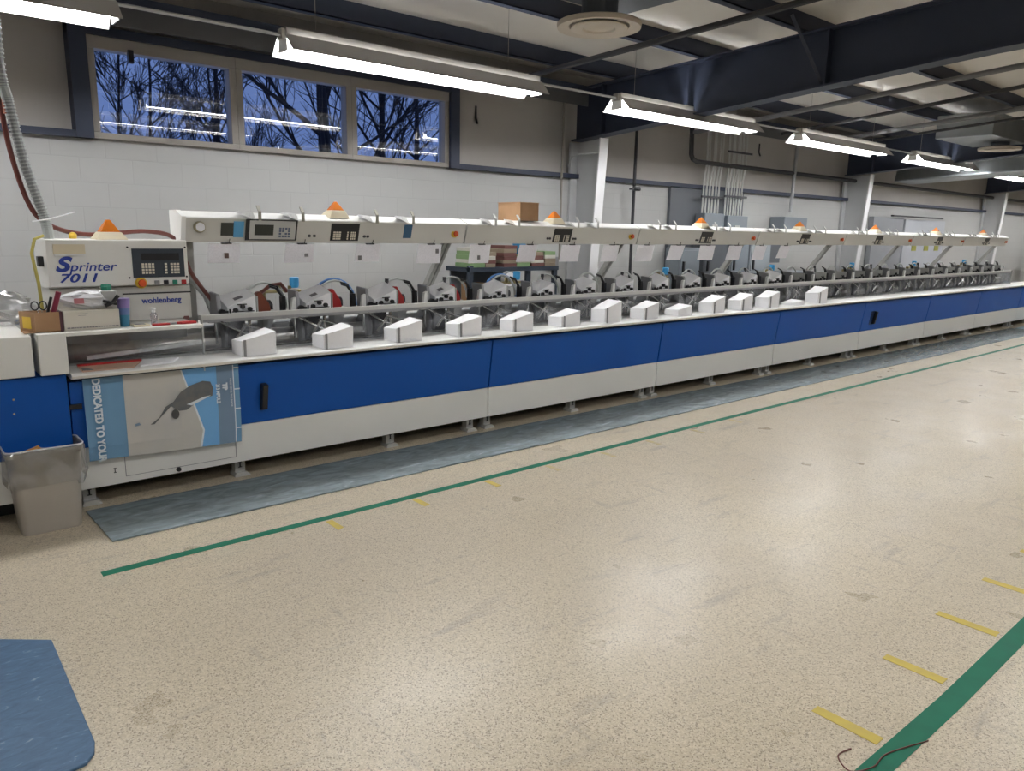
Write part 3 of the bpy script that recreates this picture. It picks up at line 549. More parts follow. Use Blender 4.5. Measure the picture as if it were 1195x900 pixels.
# ---------------------------------------------------------------- control beam
BS = [1.62, 3.92, 6.165, 8.41, 10.65, 12.9, 15.1, 17.35]
def fy(z): return 5.225+(1.745-z)*.30      # leaning front face
for i in range(7):
    a, b = BS[i]+(.0 if i == 0 else .008), BS[i+1]-.008
    t = root('control_console', ((a+b)/2, 5.4, 1.585), 'grey overhead control beam section, %s from the control cabinet' % ORD[i], 'control console', 'overhead control beam sections')
    MB().prism([(fy(1.585), 1.585), (fy(1.742), 1.742), (5.46, 1.742), (5.46, 1.585)], 'x', a, b).build('housing', M_beige2, t, bev=.002)
    MB().prism([(5.218, 1.742), (5.222, 1.75), (5.33, 1.79), (5.47, 1.79), (5.47, 1.742)], 'x', a, b).build('top_cover', M_white, t)
    if i == 0: MB().prism([(fy(1.585)-.006, 1.58), (5.216, 1.752), (5.33, 1.794), (5.475, 1.794), (5.475, 1.58)], 'x', a-.03, a).build('end_cap', M_white, t)
    # keypad panel
    px = [2.665, 4.95, 7.24, 9.43, 11.60, 13.88, 16.1][i]; pw = .235 if i < 2 else .22
    pn = MB(); pn.add([(px, fy(1.728)-.003, 1.728), (px, fy(1.60)-.003, 1.60), (px+pw, fy(1.60)-.003, 1.60), (px+pw, fy(1.728)-.003, 1.728), (px, fy(1.728), 1.728), (px, fy(1.60), 1.60), (px+pw, fy(1.60), 1.60), (px+pw, fy(1.728), 1.728)], [(0, 1, 2, 3), (0, 4, 5, 1), (1, 5, 6, 2), (2, 6, 7, 3), (3, 7, 4, 0)])
    po = pn.build('keypad_panel', M_black, t)
    for (ox, nc, cw) in ((.02, 3, .022), (.135, 1, .014), (.165, 3, .015)):
        ky = MB()
        for c_ in range(nc):
            for r_2 in range(4):
                z1 = 1.668-r_2*.0155; z0 = z1-.012; xx = px+ox+c_*cw
                ky.add([(xx, fy(z1)-.006, z1), (xx, fy(z0)-.006, z0), (xx+cw-.003, fy(z0)-.006, z0), (xx+cw-.003, fy(z1)-.006, z1)], [(0, 1, 2, 3)])
        ky.build('key_block', M_key, po)
    for s in ((-.07, -.04) if i != 0 else (-.17, -.13)) + ((pw+.03, pw+.06) if i != 0 else (pw+.05, pw+.08)):
        MB().lathe([(0, -.012), (.010, -.012), (.011, 0)], (px+s, fy(1.635), 1.635), 12, 'y').build('push_button', M_dark, t)
    sx_ = b-.11
    MB().lathe([(0, -.006), (.032, -.006), (.032, 0)], (sx_, fy(1.665), 1.665), 18, 'y').build('stop_plate', M_yellow, t) if i < 2 else MB().lathe([(0, -.006), (.026, -.006), (.026, 0)], (sx_, fy(1.665), 1.665), 18, 'y').build('stop_plate', mat('orange ring', (.7, .25, .06), .5), t)
    MB().lathe([(0, -.034), (.02, -.034), (.024, -.026), (.012, -.02), (.012, 0)], (sx_, fy(1.665), 1.665), 18, 'y').build('stop_button', mat('orange red button', (.65, .09, .02), .35), t, smooth=True)
    # sample holders: a curved scoop and an upright prong
    hs = [2.12, 2.62-.2, 3.12, 3.48] if i == 0 else [a+.28, a+.55, a+1.3, a+1.57]
    if i == 0: hs = [2.10, 2.42, 3.03, 3.36]
    for hx in hs:
        if hx > px-.12 and hx < px+.02 and i: hx -= .12
        s_ = MB(); z = 1.80
        nn = 6; vs = []
        for j in range(nn+1):
            aa = math.pi*.5*j/nn; vs += [(hx-.17+.17*math.sin(aa)*.9, 5.205+.0*j, 1.79-.055*(math.sin(aa*1.0))), (hx-.10+.10*math.sin(aa), 5.30, 1.80-.01*j/nn)]
        s_.add(vs, [(2*j, 2*j+2, 2*j+3, 2*j+1) for j in range(nn)])
        s_.build('sample_scoop', mat('clear grey plastic', (.40, .40, .39), .3), t)
        MB().prism([(5.212, 1.735), (5.206, 1.735), (5.206, 1.80), (5.24, 1.84), (5.246, 1.836), (5.212, 1.797)], 'x', hx, hx+.022).build('holder_prong', M_lgrey if i else mat('khaki metal', (.30, .29, .24), .4), t)
    # warning beacon
    bx = [2.745, 5.02, 7.33, 9.50, 11.70, 13.97, 16.18][i]
    base = MB(); base.hexa([(bx-.085, 5.245, 1.765), (bx+.085, 5.245, 1.765), (bx+.085, 5.39, 1.79), (bx-.085, 5.39, 1.79), (bx-.055, 5.27, 1.825), (bx+.055, 5.27, 1.825), (bx+.055, 5.37, 1.825), (bx-.055, 5.37, 1.825)])
    bo = base.build('beacon_base', M_cream, t, bev=.004)
    lens = MB(); lens.hexa([(bx-.05, 5.272, 1.825), (bx+.05, 5.272, 1.825), (bx+.05, 5.368, 1.825), (bx-.05, 5.368, 1.825), (bx-.010, 5.315, 1.89), (bx+.010, 5.315, 1.89), (bx+.010, 5.325, 1.89), (bx-.010, 5.325, 1.89)])
    o = lens.build('beacon_lens', M_amber, bo, bev=.003); o['label'] = 'amber pyramid lens'
    # arm down to the machine
    ax = BS[i+1]-.06
    am = MB(); am.hexa([(ax-.045, 5.72, 1.0), (ax+.03, 5.72, 1.0), (ax+.03, 5.78, 1.0), (ax-.045, 5.78, 1.0), (ax-.045, 5.72, 1.2), (ax+.03, 5.72, 1.2), (ax+.03, 5.78, 1.2), (ax-.045, 5.78, 1.2)])
    am.hexa([(ax-.045, 5.71, 1.18), (ax-.01, 5.71, 1.18), (ax-.01, 5.76, 1.2), (ax-.045, 5.76, 1.2), (ax-.045, 5.40, 1.60), (ax-.01, 5.40, 1.60), (ax-.01, 5.45, 1.60), (ax-.045, 5.45, 1.60)])
    am.hexa([(ax+.0, 5.71, 1.18), (ax+.03, 5.71, 1.18), (ax+.03, 5.76, 1.2), (ax+.0, 5.76, 1.2), (ax+.0, 5.40, 1.60), (ax+.03, 5.40, 1.60), (ax+.03, 5.45, 1.60), (ax+.0, 5.45, 1.60)])
    am.build('support_arm', mat('grey arm', (.33, .33, .31), .45), t)
t0 = bpy.data.objects['control_console']
am = B(1.66, 5.40, .99, 1.71, 5.45, 1.585).build('support_arm', MATS['grey arm'], t0)
def on_face(name, x0, x1, z0, z1, m, parent, off=.004):
    p = MB(); p.add([(x0, fy(z1)-off, z1), (x0, fy(z0)-off, z0), (x1, fy(z0)-off, z0), (x1, fy(z1)-off, z1), (x0, fy(z1), z1), (x0, fy(z0), z0), (x1, fy(z0), z0), (x1, fy(z1), z1)], [(0, 1, 2, 3), (0, 4, 5, 1), (1, 5, 6, 2), (2, 6, 7, 3), (3, 7, 4, 0)])
    return p.build(name, m, parent)
# first section: gauge, dark socket, blue card, display unit
g = MB(); g.lathe([(0, -.03), (.034, -.03), (.038, -.02), (.038, 0)], (1.705, fy(1.69), 1.685), 20, 'y'); go = g.build('pressure_gauge', mat('gold gauge rim', (.42, .38, .26), .35, .5), t0, smooth=True)
MB().lathe([(0, 0), (.029, 0), (.029, .002)], (1.705, fy(1.69)-.033, 1.685), 20, 'y').build('gauge_face', M_paper, go)
on_face('dark_plate', 1.85, 1.935, 1.63, 1.717, M_lcd, t0)
on_face('blue_card', 1.936, 2.005, 1.62, 1.727, mat('light blue card', (.10, .36, .62), .5), t0, .008)
on_face('blue_label', 3.30, 3.375, 1.625, 1.73, mat('slate blue label', (.03, .10, .19), .5), t0)
du = on_face('display_unit', 2.02, 2.39, 1.60, 1.745, M_black, t0, .02); du2 = on_face('display_face', 2.04, 2.375, 1.608, 1.735, M_lgrey, t0, .024)
on_face('lcd_screen', 2.075, 2.21, 1.635, 1.708, M_lcd, du2, .028)
ky = MB()
for c_ in range(4):
    for r2 in range(4):
        if (c_, r2) in ((1, 2), (2, 1)): continue
        z1 = 1.69-r2*.018; xx = 2.25+c_*.022; ky.add([(xx, fy(z1)-.03, z1), (xx, fy(z1-.013)-.03, z1-.013), (xx+.017, fy(z1-.013)-.03, z1-.013), (xx+.017, fy(z1)-.03, z1)], [(0, 1, 2, 3)])
ky.build('display_keys', mat('slate keys', (.09, .11, .18), .5), du2)
# sheets hanging from the beam
SH = [(1.765, 1.985, 1.445), (2.315, 2.54, 1.44), (2.885, 3.10, 1.44), (3.45, 3.685, 1.42), (3.985, 4.21, 1.415), (4.55, 4.775, 1.42), (5.08, 5.335, 1.415), (5.66, 5.90, 1.41), (6.18, 6.46, 1.405), (6.735, 6.99, 1.415), (7.27, 7.56, 1.41), (7.84, 8.12, 1.405), (8.40, 8.66, 1.40), (8.98, 9.23, 1.415)]
for k, (a, b, z0) in enumerate(SH):
    y = fy(1.58)-.01; s = random.uniform(-.01, .02)
    t = root('hanging_sheet', ((a+b)/2, y, z0), 'printed white sheet clipped under the overhead beam, %s from the control cabinet' % ORD[k], 'paper sheet', 'sheets clipped under the overhead beam')
    MB().hexa([(a, y+.04+s, z0), (b, y+.04+s, z0), (b, y+.041+s, z0), (a, y+.041+s, z0), (a, y, 1.575), (b, y, 1.575), (b, y+.001, 1.575), (a, y+.001, 1.575)]).build('sheet', M_paper2, t)
    if k < 5:
        u = a+(b-a)*(.5, .68, .12, .75, .4)[k]; zc = z0+(.05, .06, .03, .10, .05)[k]; yy = y+.04*(1-(zc-z0)/(1.575-z0))+s-.004
        B(u, yy, zc-.018, u+.03, yy+.002, zc+.018).build('picture', mat('brown print', (.16, .10, .09), .7) if k == 0 else M_ink, t)
    c = MB(); c.box((a+b)/2-.02, y-.004, 1.573, (a+b)/2+.05, y+.012, 1.583); c.tube([((a+b)/2+.03, y-.006, 1.58), ((a+b)/2+.035, y-.012, 1.61)], .003, 4); c.build('clip', M_black, t)
for k, x in enumerate((12.95, 13.43, 13.85)):
    tag(B(x, 5.262, 1.50, x+.17, 5.268, 1.582).build('label_card', mat('yellow green card', (.50, .50, .12), .6)), 'small yellow card hanging under the far beam, %s of three' % ORD[k], 'card', 'yellow cards under the far beam')

# ---------------------------------------------------------------- box on the beam
t = root('cardboard_box', (4.67, 5.4, 1.792), 'closed brown cardboard box sitting on the overhead beam', 'box')
B(4.56, 5.28, 1.792, 4.785, 5.60, 1.952).build('carton', M_card, t, bev=.003); B(4.555, 5.275, 1.951, 4.79, 5.605, 1.955).build('flap', mat('pale cardboard', (.48, .3, .17), .75), t)

# ---------------------------------------------------------------- control cabinet and ledge
lg = root('ledge_cabinet', (1.17, 5.1, .86), 'light grey cabinet end with a long ledge holding small items', 'cabinet')
B(.655, 4.78, .862, .795, 5.36, 1.094).build('end_box', M_beige, lg, bev=.006)
B(.795, 4.79, 1.072, 1.545, 5.36, 1.093).build('ledge', M_beige, lg, bev=.003)
B(.80, 5.30, .862, 1.6, 5.36, 1.072).build('recess_back', M_grey, lg)
m = MB(); m.add([(.80, 4.83, 1.07), (1.54, 4.83, 1.07), (1.62, 5.03, .865), (.80, 5.03, .865)], [(0, 1, 2, 3)]); m.build('clear_hood', M_acryl, lg)
tag(MB().prism([(.93, .895), (1.60, .94), (1.60, .965), (.93, .918)], 'y', 5.0, 5.03).build('reflection_bar', M_white), 'white bar imitating a strip light reflection in the acrylic under the ledge', 'bar')  # added bar, white and tilted to imitate the strip light reflected in the hood
cc = root('control_cabinet', (1.17, 5.3, 1.09), 'grey control cabinet with blue lettering and keypad on the machine end', 'control cabinet')
MB().prism([(5.20, 1.31), (5.10, 1.325), (5.10, 1.60), (5.50, 1.60), (5.50, 1.31)], 'x', .79, 1.575).build('head', M_beige, cc, bev=.006)
B(.80, 5.17, 1.094, 1.60, 5.50, 1.31).build('body', M_beige2, cc, bev=.004)
MB().box(1.19, 5.155, 1.096, 1.585, 5.17, 1.262).build('lower_panel', M_beige2, cc, bev=.003); B(1.19, 5.158, 1.262, 1.60, 5.17, 1.27).build('panel_gap', M_black, cc)
kp = B(1.245, 5.092, 1.37, 1.55, 5.10, 1.548).build('keypad_panel', mat('slate panel', (.035, .045, .06), .4), cc)
B(1.295, 5.09, 1.475, 1.52, 5.093, 1.52).build('display', M_black, kp)
for ox, nc in ((.05, 4), (.185, 1), (.22, 3)):
    ky = MB()
    for c_ in range(nc):
        for r2 in range(4): ky.box(1.245+ox+c_*.0195, 5.088, 1.445-r2*.0175, 1.245+ox+c_*.0195+.014, 5.092, 1.458-r2*.0175)
    ky.build('key_block', M_key, kp)
s = MB(); [s.lathe([(0, -.004), (.006, -.004), (.006, 0)], (xx, 5.10, zz), 8, 'y') for xx in (1.222, 1.562) for zz in (1.37, 1.556)]; s.build('screw', M_black, cc)
MB().lathe([(0, -.006), (.034, -.006), (.034, 0)], (1.285, 5.10, 1.337), 20, 'y').build('stop_plate', M_yellow, cc)
MB().lathe([(0, -.04), (.02, -.04), (.024, -.03), (.012, -.022), (.012, 0)], (1.285, 5.10, 1.337), 20, 'y').build('stop_button', MATS['orange red button'], cc, smooth=True)
for xx, mm in ((1.378, M_grey), (1.432, M_black), (1.486, M_green), (1.540, M_red)): B(xx-.014, 5.085, 1.323, xx+.014, 5.10, 1.351).build('push_button', mm, cc, bev=.003)
pl = B(.825, 5.09, 1.515, .99, 5.10, 1.573).build('paper_pocket', M_cream, cc); B(.828, 5.085, 1.506, .99, 5.10, 1.515).build('pocket_lip', M_white, cc)
RF = (math.pi/2, 0, 0); M_txt = mat('blue lettering', (.02, .05, .32), .5)
text('S', .115, (.828, 5.096, 1.418), cc, M_txt, RF, shear=.3, bold=.005, sx=1.25)
text('printer', .072, (.900, 5.096, 1.418), cc, M_txt, RF, shear=.25, bold=.0007, sx=1.22)
text('7011', .070, (.838, 5.096, 1.352), cc, M_txt, RF, shear=.25, bold=.0015, sx=1.5)
text('wohlenberg', .05, (1.295, 5.152, 1.205), cc, M_txt, RF, bold=.001, sx=1.0)
bx = 1.16
base = MB(); base.hexa([(bx-.09, 5.16, 1.60), (bx+.09, 5.16, 1.60), (bx+.09, 5.34, 1.60), (bx-.09, 5.34, 1.60), (bx-.06, 5.19, 1.645), (bx+.06, 5.19, 1.645), (bx+.06, 5.31, 1.645), (bx-.06, 5.31, 1.645)]); bo = base.build('beacon_base', M_cream, cc, bev=.004)
lens = MB(); lens.hexa([(bx-.055, 5.195, 1.645), (bx+.055, 5.195, 1.645), (bx+.055, 5.305, 1.645), (bx-.055, 5.305, 1.645), (bx-.012, 5.243, 1.72), (bx+.012, 5.243, 1.72), (bx+.012, 5.257, 1.72), (bx-.012, 5.257, 1.72)]); o = lens.build('beacon_lens', M_amber, bo, bev=.003); o['label'] = 'amber pyramid lens'
B(.76, 5.2, 1.44, .79, 5.26, 1.50).build('side_socket', M_black, cc, bev=.004)
pipe([(.80, 5.2, 1.62), (.75, 5.17, 1.60), (.725, 5.15, 1.52), (.74, 5.12, 1.35), (.745, 5.1, 1.10)], .009, mat('yellow green wire', (.42, .36, .08), .4), 'yellow wire running down the left side of the control cabinet', 'earth_wire', 'wire')
# hoses
def spline(pts, n=8):
    P = [Vector(p) for p in pts]; out = []
    for i in range(len(P)-1):
        p0, p1, p2, p3 = P[max(i-1, 0)], P[i], P[i+1], P[min(i+2, len(P)-1)]
        for j in range(n):
            t = j/n; out.append(.5*((2*p1)+(-p0+p2)*t+(2*p0-5*p1+4*p2-p3)*t*t+(-p0+3*p1-3*p2+p3)*t**3))
    return out+[P[-1]]
pts = spline([(.70, 5.3, 3.6), (.69, 5.3, 2.60), (.715, 5.3, 2.35), (.76, 5.3, 2.03), (.83, 5.3, 1.73), (.845, 5.3, 1.60)], 16)
m = MB(); m.tube(pts, .024, 10)
L_ = 0
rings = MB()
acc = 0
for i in range(len(pts)-1):
    seg = (pts[i+1]-pts[i]); 
    nseg = max(1, int(seg.length/.02))
    for j in range(nseg):
        p = pts[i]+seg*(j/nseg); d2 = seg.normalized(); rings.tube([p-d2*.004, p+d2*.004], .030, 10)
t = root('corrugated_conduit', (.8, 5.3, 1.6), 'grey corrugated conduit dropping from the ceiling to the control cabinet', 'conduit')
m.build('core', M_grey, t, smooth=True); rings.build('ribs', mat('pale ribbed plastic', (.42, .45, .44), .4), t)
pipe(spline([(.62, 5.32, 3.6), (.655, 5.32, 2.7), (.675, 5.32, 2.4), (.70, 5.33, 2.1), (.765, 5.33, 1.80), (.86, 5.33, 1.68), (1.04, 5.34, 1.628), (1.25, 5.38, 1.64), (1.42, 5.38, 1.65), (1.58, 5.38, 1.61), (1.645, 5.36, 1.45), (1.68, 5.33, 1.35), (1.80, 5.3, 1.16)], 8), .014, M_hose, 'dark red air hose looping over the control cabinet', 'air_hose', 'hose')
pipe(spline([(.60, 5.31, 3.6), (.655, 5.31, 2.75), (.69, 5.31, 2.5), (.70, 5.31, 2.3)], 8), .016, mat('salmon hose', (.45, .16, .11), .45), 'salmon hose beside the corrugated conduit near the ceiling', 'air_hose', 'hose')
pipe([(.76, 5.25, 1.70), (.84, 5.25, 1.715), (.98, 5.22, 1.76)], .004, M_paper, 'white cable tie around the conduit and hose', 'cable_tie', 'cable tie', 5)
tag(MB().lathe([(0, 0), (.02, .0), (.024, .02), (.015, .035), (0, .04)], (.975, 5.32, 1.602), 12).build('yellow_plug', M_yellow, smooth=True), 'small yellow plug on top of the control cabinet', 'plug')
pipe([(1.66, 5.38, 1.34), (1.75, 5.36, 1.22), (1.79, 5.33, 1.08)], .012, M_hoseg, 'grey flexible tube entering the first feeder', 'air_hose', 'hose')

# left end cabinet
t = root('end_cabinet', (.2, 5.1, 0), 'light grey cabinet with a blue lower front at the left edge of the machine', 'cabinet')
B(-.9, 4.79, .862, .63, 5.55, 1.088).build('top_box', M_beige, t, bev=.008)
B(-.9, 4.83, .15, .787, 5.6, .395).build('skirt', M_beige, t, bev=.003); B(-.9, 4.825, .40, .783, 5.6, .852).build('blue_panel', M_blue, t, bev=.003)
B(-.8, 5.1, 0, .7, 5.4, .15).build('plinth', M_black, t)
s = MB(); [s.lathe([(0, -.004), (.006, -.004), (.006, 0)], (xx, 4.826, zz), 8, 'y') for xx, zz in ((.52, .74), (.515, .66))]; s.build('screw', M_steel, t)
B(.783, 4.84, .64, .85, 4.86, .668).build('latch', M_black, t)
m = MB(); m.tube([(.50, 5.3, 1.088), (.50, 5.3, 1.2)], .006, 6); m.lathe([(.02, 0), (.015, .01), (0, .012)], (.50, 5.3, 1.088), 10)
tag(m.build('thin_rod', M_dark), 'thin dark rod standing on the left cabinet top', 'rod')
# crinkled clear bag behind
def blob(name, c, s, m, label, cat, seed=1, flat=0, rings=10, segs=16, amp=.25):
    R = random.Random(seed); prof = MB(); vs = []
    for i in range(rings+1):
        th = math.pi*i/rings
        for j in range(segs):
            a = 2*math.pi*j/segs; q = 1+R.uniform(-amp, amp)*math.sin(th)
            vs.append((c[0]+s[0]*math.sin(th)*math.cos(a)*q, c[1]+s[1]*math.sin(th)*math.sin(a)*q, max(c[2]-s[2]*.98, c[2]+s[2]*math.cos(th)*(1+R.uniform(-amp, amp)*.4))))
    fs = [(i*segs+j, i*segs+(j+1) % segs, (i+1)*segs+(j+1) % segs, (i+1)*segs+j) for i in range(rings) for j in range(segs)]
    prof.add(vs, fs); return tag(prof.build(name, m), label, cat)
blob('plastic_bag', (.60, 5.33, 1.19), (.14, .06, .10), M_liner, 'crumpled translucent bag behind the small cardboard box', 'bag', 4)
# items on the ledge
Z = 1.0935
t = root('pen_box', (.70, 4.95, Z), 'small open cardboard box holding pens and scissors on the ledge corner', 'box')
c = MB(); c.box(.61, 4.86, Z, .79, 5.0, Z+.004)
for a in ((.665, 4.86, .79, 4.864), (.61, 4.996, .79, 5.0), (.786, 4.86, .79, 5.0)): c.box(a[0], a[1], Z, a[2], a[3], Z+.112)
c.prism([(.61, 5.0), (.614, 5.0), (.669, 4.864), (.665, 4.86)], 'z', Z, Z+.112); c.build('carton', M_card, t); B(.785, 4.858, Z, .80, 5.0, Z+.112).build('dark_side', mat('maroon card edge', (.07, .02, .03), .6), t)
m = MB(); m.add([(.620, 4.968, Z+.02), (.650, 4.894, Z+.02), (.650, 4.894, Z+.085), (.620, 4.968, Z+.085)], [(0, 1, 2, 3)]); m.build('yellow_label', M_yellow, t)
pens = (((.74, 4.93, Z+.01), (.80, 4.9, Z+.22), .014, mat('maroon marker', (.22, .02, .05), .4), 'maroon marker leaning in the small cardboard box', 'marker'), ((.72, 4.96, Z+.01), (.765, 4.93, Z+.19), .008, M_black, 'black pen in the small cardboard box', 'pen'))
for a, b, r, mm, l, cn in pens: tag(MB().tube([a, b], r, 10).build(cn, mm), l, cn)
t = root('scissors', (.71, 4.93, Z+.01), 'dark handled scissors standing in the small cardboard box', 'scissors')
m = MB()
for dx in (-.02, .02):
    pts = [(.70+dx+.018*math.cos(a), 4.92, Z+.145+.024*math.sin(a)) for a in [2*math.pi*j/12 for j in range(13)]]; m.tube(pts, .004, 6)
m.build('handle', M_black, t); m = MB(); m.tube([(.69, 4.92, Z+.12), (.715, 4.92, Z+.02)], .004, 5); m.tube([(.715, 4.92, Z+.12), (.70, 4.92, Z+.02)], .004, 5); m.build('blade', M_steel, t)
t = root('white_carton', (.95, 4.98, Z), 'long cream carton with small dark print standing on the ledge', 'box')
B(.806, 4.87, Z, 1.095, 5.02, Z+.112).build('carton', mat('cream carton', (.62, .58, .50), .6), t, bev=.003); R = random.Random(2); m = MB(); x = .82
while x < 1.08:
    w = R.uniform(.006, .016); m.box(x, 4.8685, Z+.012, x+w, 4.87, Z+.018); x += w+.004
m.build('print_line', M_ink, t); m = MB(); m.box(.87, 4.8685, Z+.092, .93, 4.87, Z+.095); m.box(.88, 4.8685, Z+.083, .92, 4.87, Z+.085); m.build('small_print', M_ink, t)
blob('plastic_bag', (.96, 4.95, Z+.165), (.15, .055, .055), mat('white plastic film', (.62, .62, .64), .3), 'crumpled white plastic bag lying on the cream carton', 'bag', 9, amp=.3)
tag(B(.87, 4.885, Z+.15, .92, 4.89, Z+.18).build('red_print', mat('faded red print', (.45, .16, .18), .6)), 'faded red print on the white plastic bag', 'print')
m = MB(); m.tube([(1.03, 4.9, Z+.13), (1.07, 4.89, Z+.15), (1.10, 4.88, Z+.19)], .012, 6); m.tube([(1.02, 4.9, Z+.16), (1.09, 4.89, Z+.14)], .009, 6)
tag(m.build('black_strap', M_black), 'black strap bundle at the right end of the cream carton', 'strap')
tag(MB().lathe([(0, 0), (.025, 0), (.03, .02), (.025, .035), (0, .035)], (1.06, 4.98, Z+.215), 12).build('green_cap', M_green), 'small green cap above the cream carton', 'cap')
tag(B(1.02, 4.92, Z+.13, 1.10, 5.02, Z+.214).build('grey_holder', M_lgrey, bev=.004), 'grey holder under the small green cap', 'holder')
# tumbler with gradient pigment (its own colour)
m = MB(); c0 = (1.135, 4.93, Z); m.lathe([(0, 0), (.026, 0), (.030, .07)], c0, 20); m.m = 1; m.lathe([(.030, .07), (.033, .11)], c0, 20); m.m = 2; m.lathe([(.033, .11), (.037, .165), (.037, .168), (0, .168)], c0, 20)
tag(m.build('tumbler', [mat('teal tumbler', (.05, .22, .35), .3, .3), mat('blue violet tumbler', (.13, .20, .42), .3, .3), mat('lilac tumbler', (.26, .20, .46), .3, .3)], smooth=True), 'tumbler shading from teal to lilac beside the cream carton', 'cup')
t = root('notepad', (1.21, 4.9, Z), 'small cream notepad with a dark picture lying on the ledge', 'notepad'); B(1.165, 4.85, Z, 1.255, 4.93, Z+.012).build('pad', M_cream, t); B(1.18, 4.865, Z+.012, 1.235, 4.915, Z+.013).build('picture', M_ink, t)
t = root('spray_bottle', (1.30, 4.93, Z), 'small clear spray bottle with a white pump on the ledge', 'bottle')
MB().lathe([(0, 0), (.020, 0), (.021, .06), (.012, .075), (0, .075)], (1.30, 4.93, Z), 16).build('bottle', clear('bottle plastic', (.8, .8, .82), .05, .3), t, smooth=True)
MB().lathe([(.011, .07), (.011, .09), (.014, .092), (.014, .10), (0, .10)], (1.30, 4.93, Z), 12).build('pump', M_white, t)
tag(B(1.27, 4.85, Z, 1.37, 4.885, Z+.012).build('red_clip', M_red, bev=.003), 'small red clip in front of the spray bottle', 'clip')
tag(MB().tube([(1.36, 4.88, Z+.007), (1.44, 4.87, Z+.007)], .007, 8).build('grey_tool', M_grey), 'short grey tool between the red pieces on the ledge', 'tool')
m = MB(); m.prism([(1.41, 4.87), (1.44, 4.85), (1.53, 4.86), (1.53, 4.90), (1.44, 4.90)], 'z', Z, Z+.015); tag(m.build('utility_knife', M_red, bev=.003), 'red box knife at the right end of the ledge', 'knife')
# items on worktop
m = MB(); m.hexa([(.86, 4.80, .861), (1.24, 4.90, .861), (1.36, 5.02, .861), (.89, 5.0, .861), (.86, 4.80, .866), (1.24, 4.90, .866), (1.36, 5.02, .866), (.89, 5.0, .866)])
t = root('document_folder', (1.08, 4.92, .861), 'salmon folder with a red edge at the left end of the worktop', 'folder')
m = MB(); m.hexa([(.86, 4.79, .861), (1.13, 4.79, .861), (1.22, 4.98, .861), (.87, 4.98, .861), (.86, 4.79, .868), (1.13, 4.79, .868), (1.22, 4.98, .868), (.87, 4.98, .868)]); m.build('cover', mat('salmon folder', (.60, .40, .30), .6), t)
m = MB(); m.hexa([(.87, 4.965, .868), (1.22, 4.965, .868), (1.22, 4.995, .868), (.87, 4.995, .868), (.87, 4.965, .878), (1.22, 4.965, .878), (1.22, 4.995, .878), (.87, 4.995, .878)]); m.build('red_edge', M_red, t)
m = MB(); m.hexa([(.87, 4.81, .868), (.92, 4.80, .868), (.90, 4.87, .868), (.87, 4.87, .868), (.87, 4.81, .871), (.92, 4.80, .871), (.90, 4.87, .871), (.87, 4.87, .871)]); m.build('dark_corner', M_ink, t)
m = MB(); m.hexa([(1.17, 4.80, .8612), (1.36, 4.83, .8612), (1.44, 4.96, .8612), (1.23, 5.0, .8612), (1.17, 4.80, .872), (1.36, 4.83, .872), (1.44, 4.96, .872), (1.23, 5.0, .872)])
tag(m.build('loose_papers', M_paper), 'loose white papers on the worktop beside the salmon folder', 'papers')

# ---------------------------------------------------------------- poster
PB = root('poster', (1.3, 4.83, .27), 'blue and grey printed poster hung sideways over the front panel', 'poster')
def py(z): return 4.838 if z > .4 else 4.838+(.4-z)*.12
def pp(u, v, off=0):   # u 0..1 along x, v 0..1 downward
    xl = .862; xr = 1.768; zt = .812; zb = .315-.03*u
    x = xl+(xr-xl)*u; z = zt+(zb-zt)*v; return (x, py(z)+.004*math.sin(u*9)-.0-off, z)
def sheet(poly, off, name, m, parent):
    mm = MB(); mm.add([pp(u, v, off) for u, v in poly]+[pp(u, v, off-.0008) for u, v in poly], [tuple(range(len(poly)))[::-1], tuple(range(len(poly), 2*len(poly)))]+[(i, (i+1) % len(poly), len(poly)+(i+1) % len(poly), len(poly)+i) for i in range(len(poly))]); return mm.build(name, m, parent)
def strip(u0, u1, v0, v1, off, name, m, parent, nu=10, nv=6):
    mm = MB(); vs = [pp(u0+(u1-u0)*i/nu, v0+(v1-v0)*j/nv, off) for j in range(nv+1) for i in range(nu+1)]
    mm.add(vs, [(j*(nu+1)+i, j*(nu+1)+i+1, (j+1)*(nu+1)+i+1, (j+1)*(nu+1)+i) for j in range(nv) for i in range(nu)]); return mm.build(name, m, parent)
Pb = mat('poster blue', (.16, .33, .52), .35); Pb2 = mat('poster bright blue', (.18, .44, .78), .35); Pg = mat('poster warm grey', (.56, .54, .50), .35, noise=(3, .5, (.43, .44, .46))); Pd = mat('poster slate', (.19, .28, .40), .35); Pm = mat('poster figure grey', (.12, .13, .14), .4, noise=(20, .5, (.2, .18, .16))); Pw = mat('poster white', (.75, .80, .84), .4)
base = strip(0, 1, 0, 1, 0, 'backing', Pb, PB, 24)
base['label'] = 'blue printed poster sheet'
strip(.235, .60, .0, 1, .003, 'grey_field', Pg, PB)
strip(.60, .84, .0, 1, .0035, 'bright_field', Pb2, PB)
strip(.84, .955, .0, 1, .004, 'slate_field', Pd, PB)
def part_poly(poly, off, name, m): 
    if name.startswith('figure'): poly = [(.38+(u-.38)*.86, v) for u, v in poly]
    mm = MB(); mm.add([pp(u, v, off) for u, v in poly], [tuple(range(len(poly)))]); o = mm.build(name, m, PB); return o
part_poly([(.58, .0), (.60, 0), (.66, .34), (.58, .34)], .006, 'grey_field', Pg)
part_poly([(.58, .34), (.66, .34), (.73, .78), (.58, .78)], .006, 'grey_field', Pg)
part_poly([(.58, .78), (.73, .78), (.71, 1), (.58, 1)], .006, 'grey_field', Pg)
part_poly([(.595, 0), (.605, 0), (.735, .78), (.715, 1.0), (.70, 1.0), (.722, .78)], .0075, 'white_line', Pw)
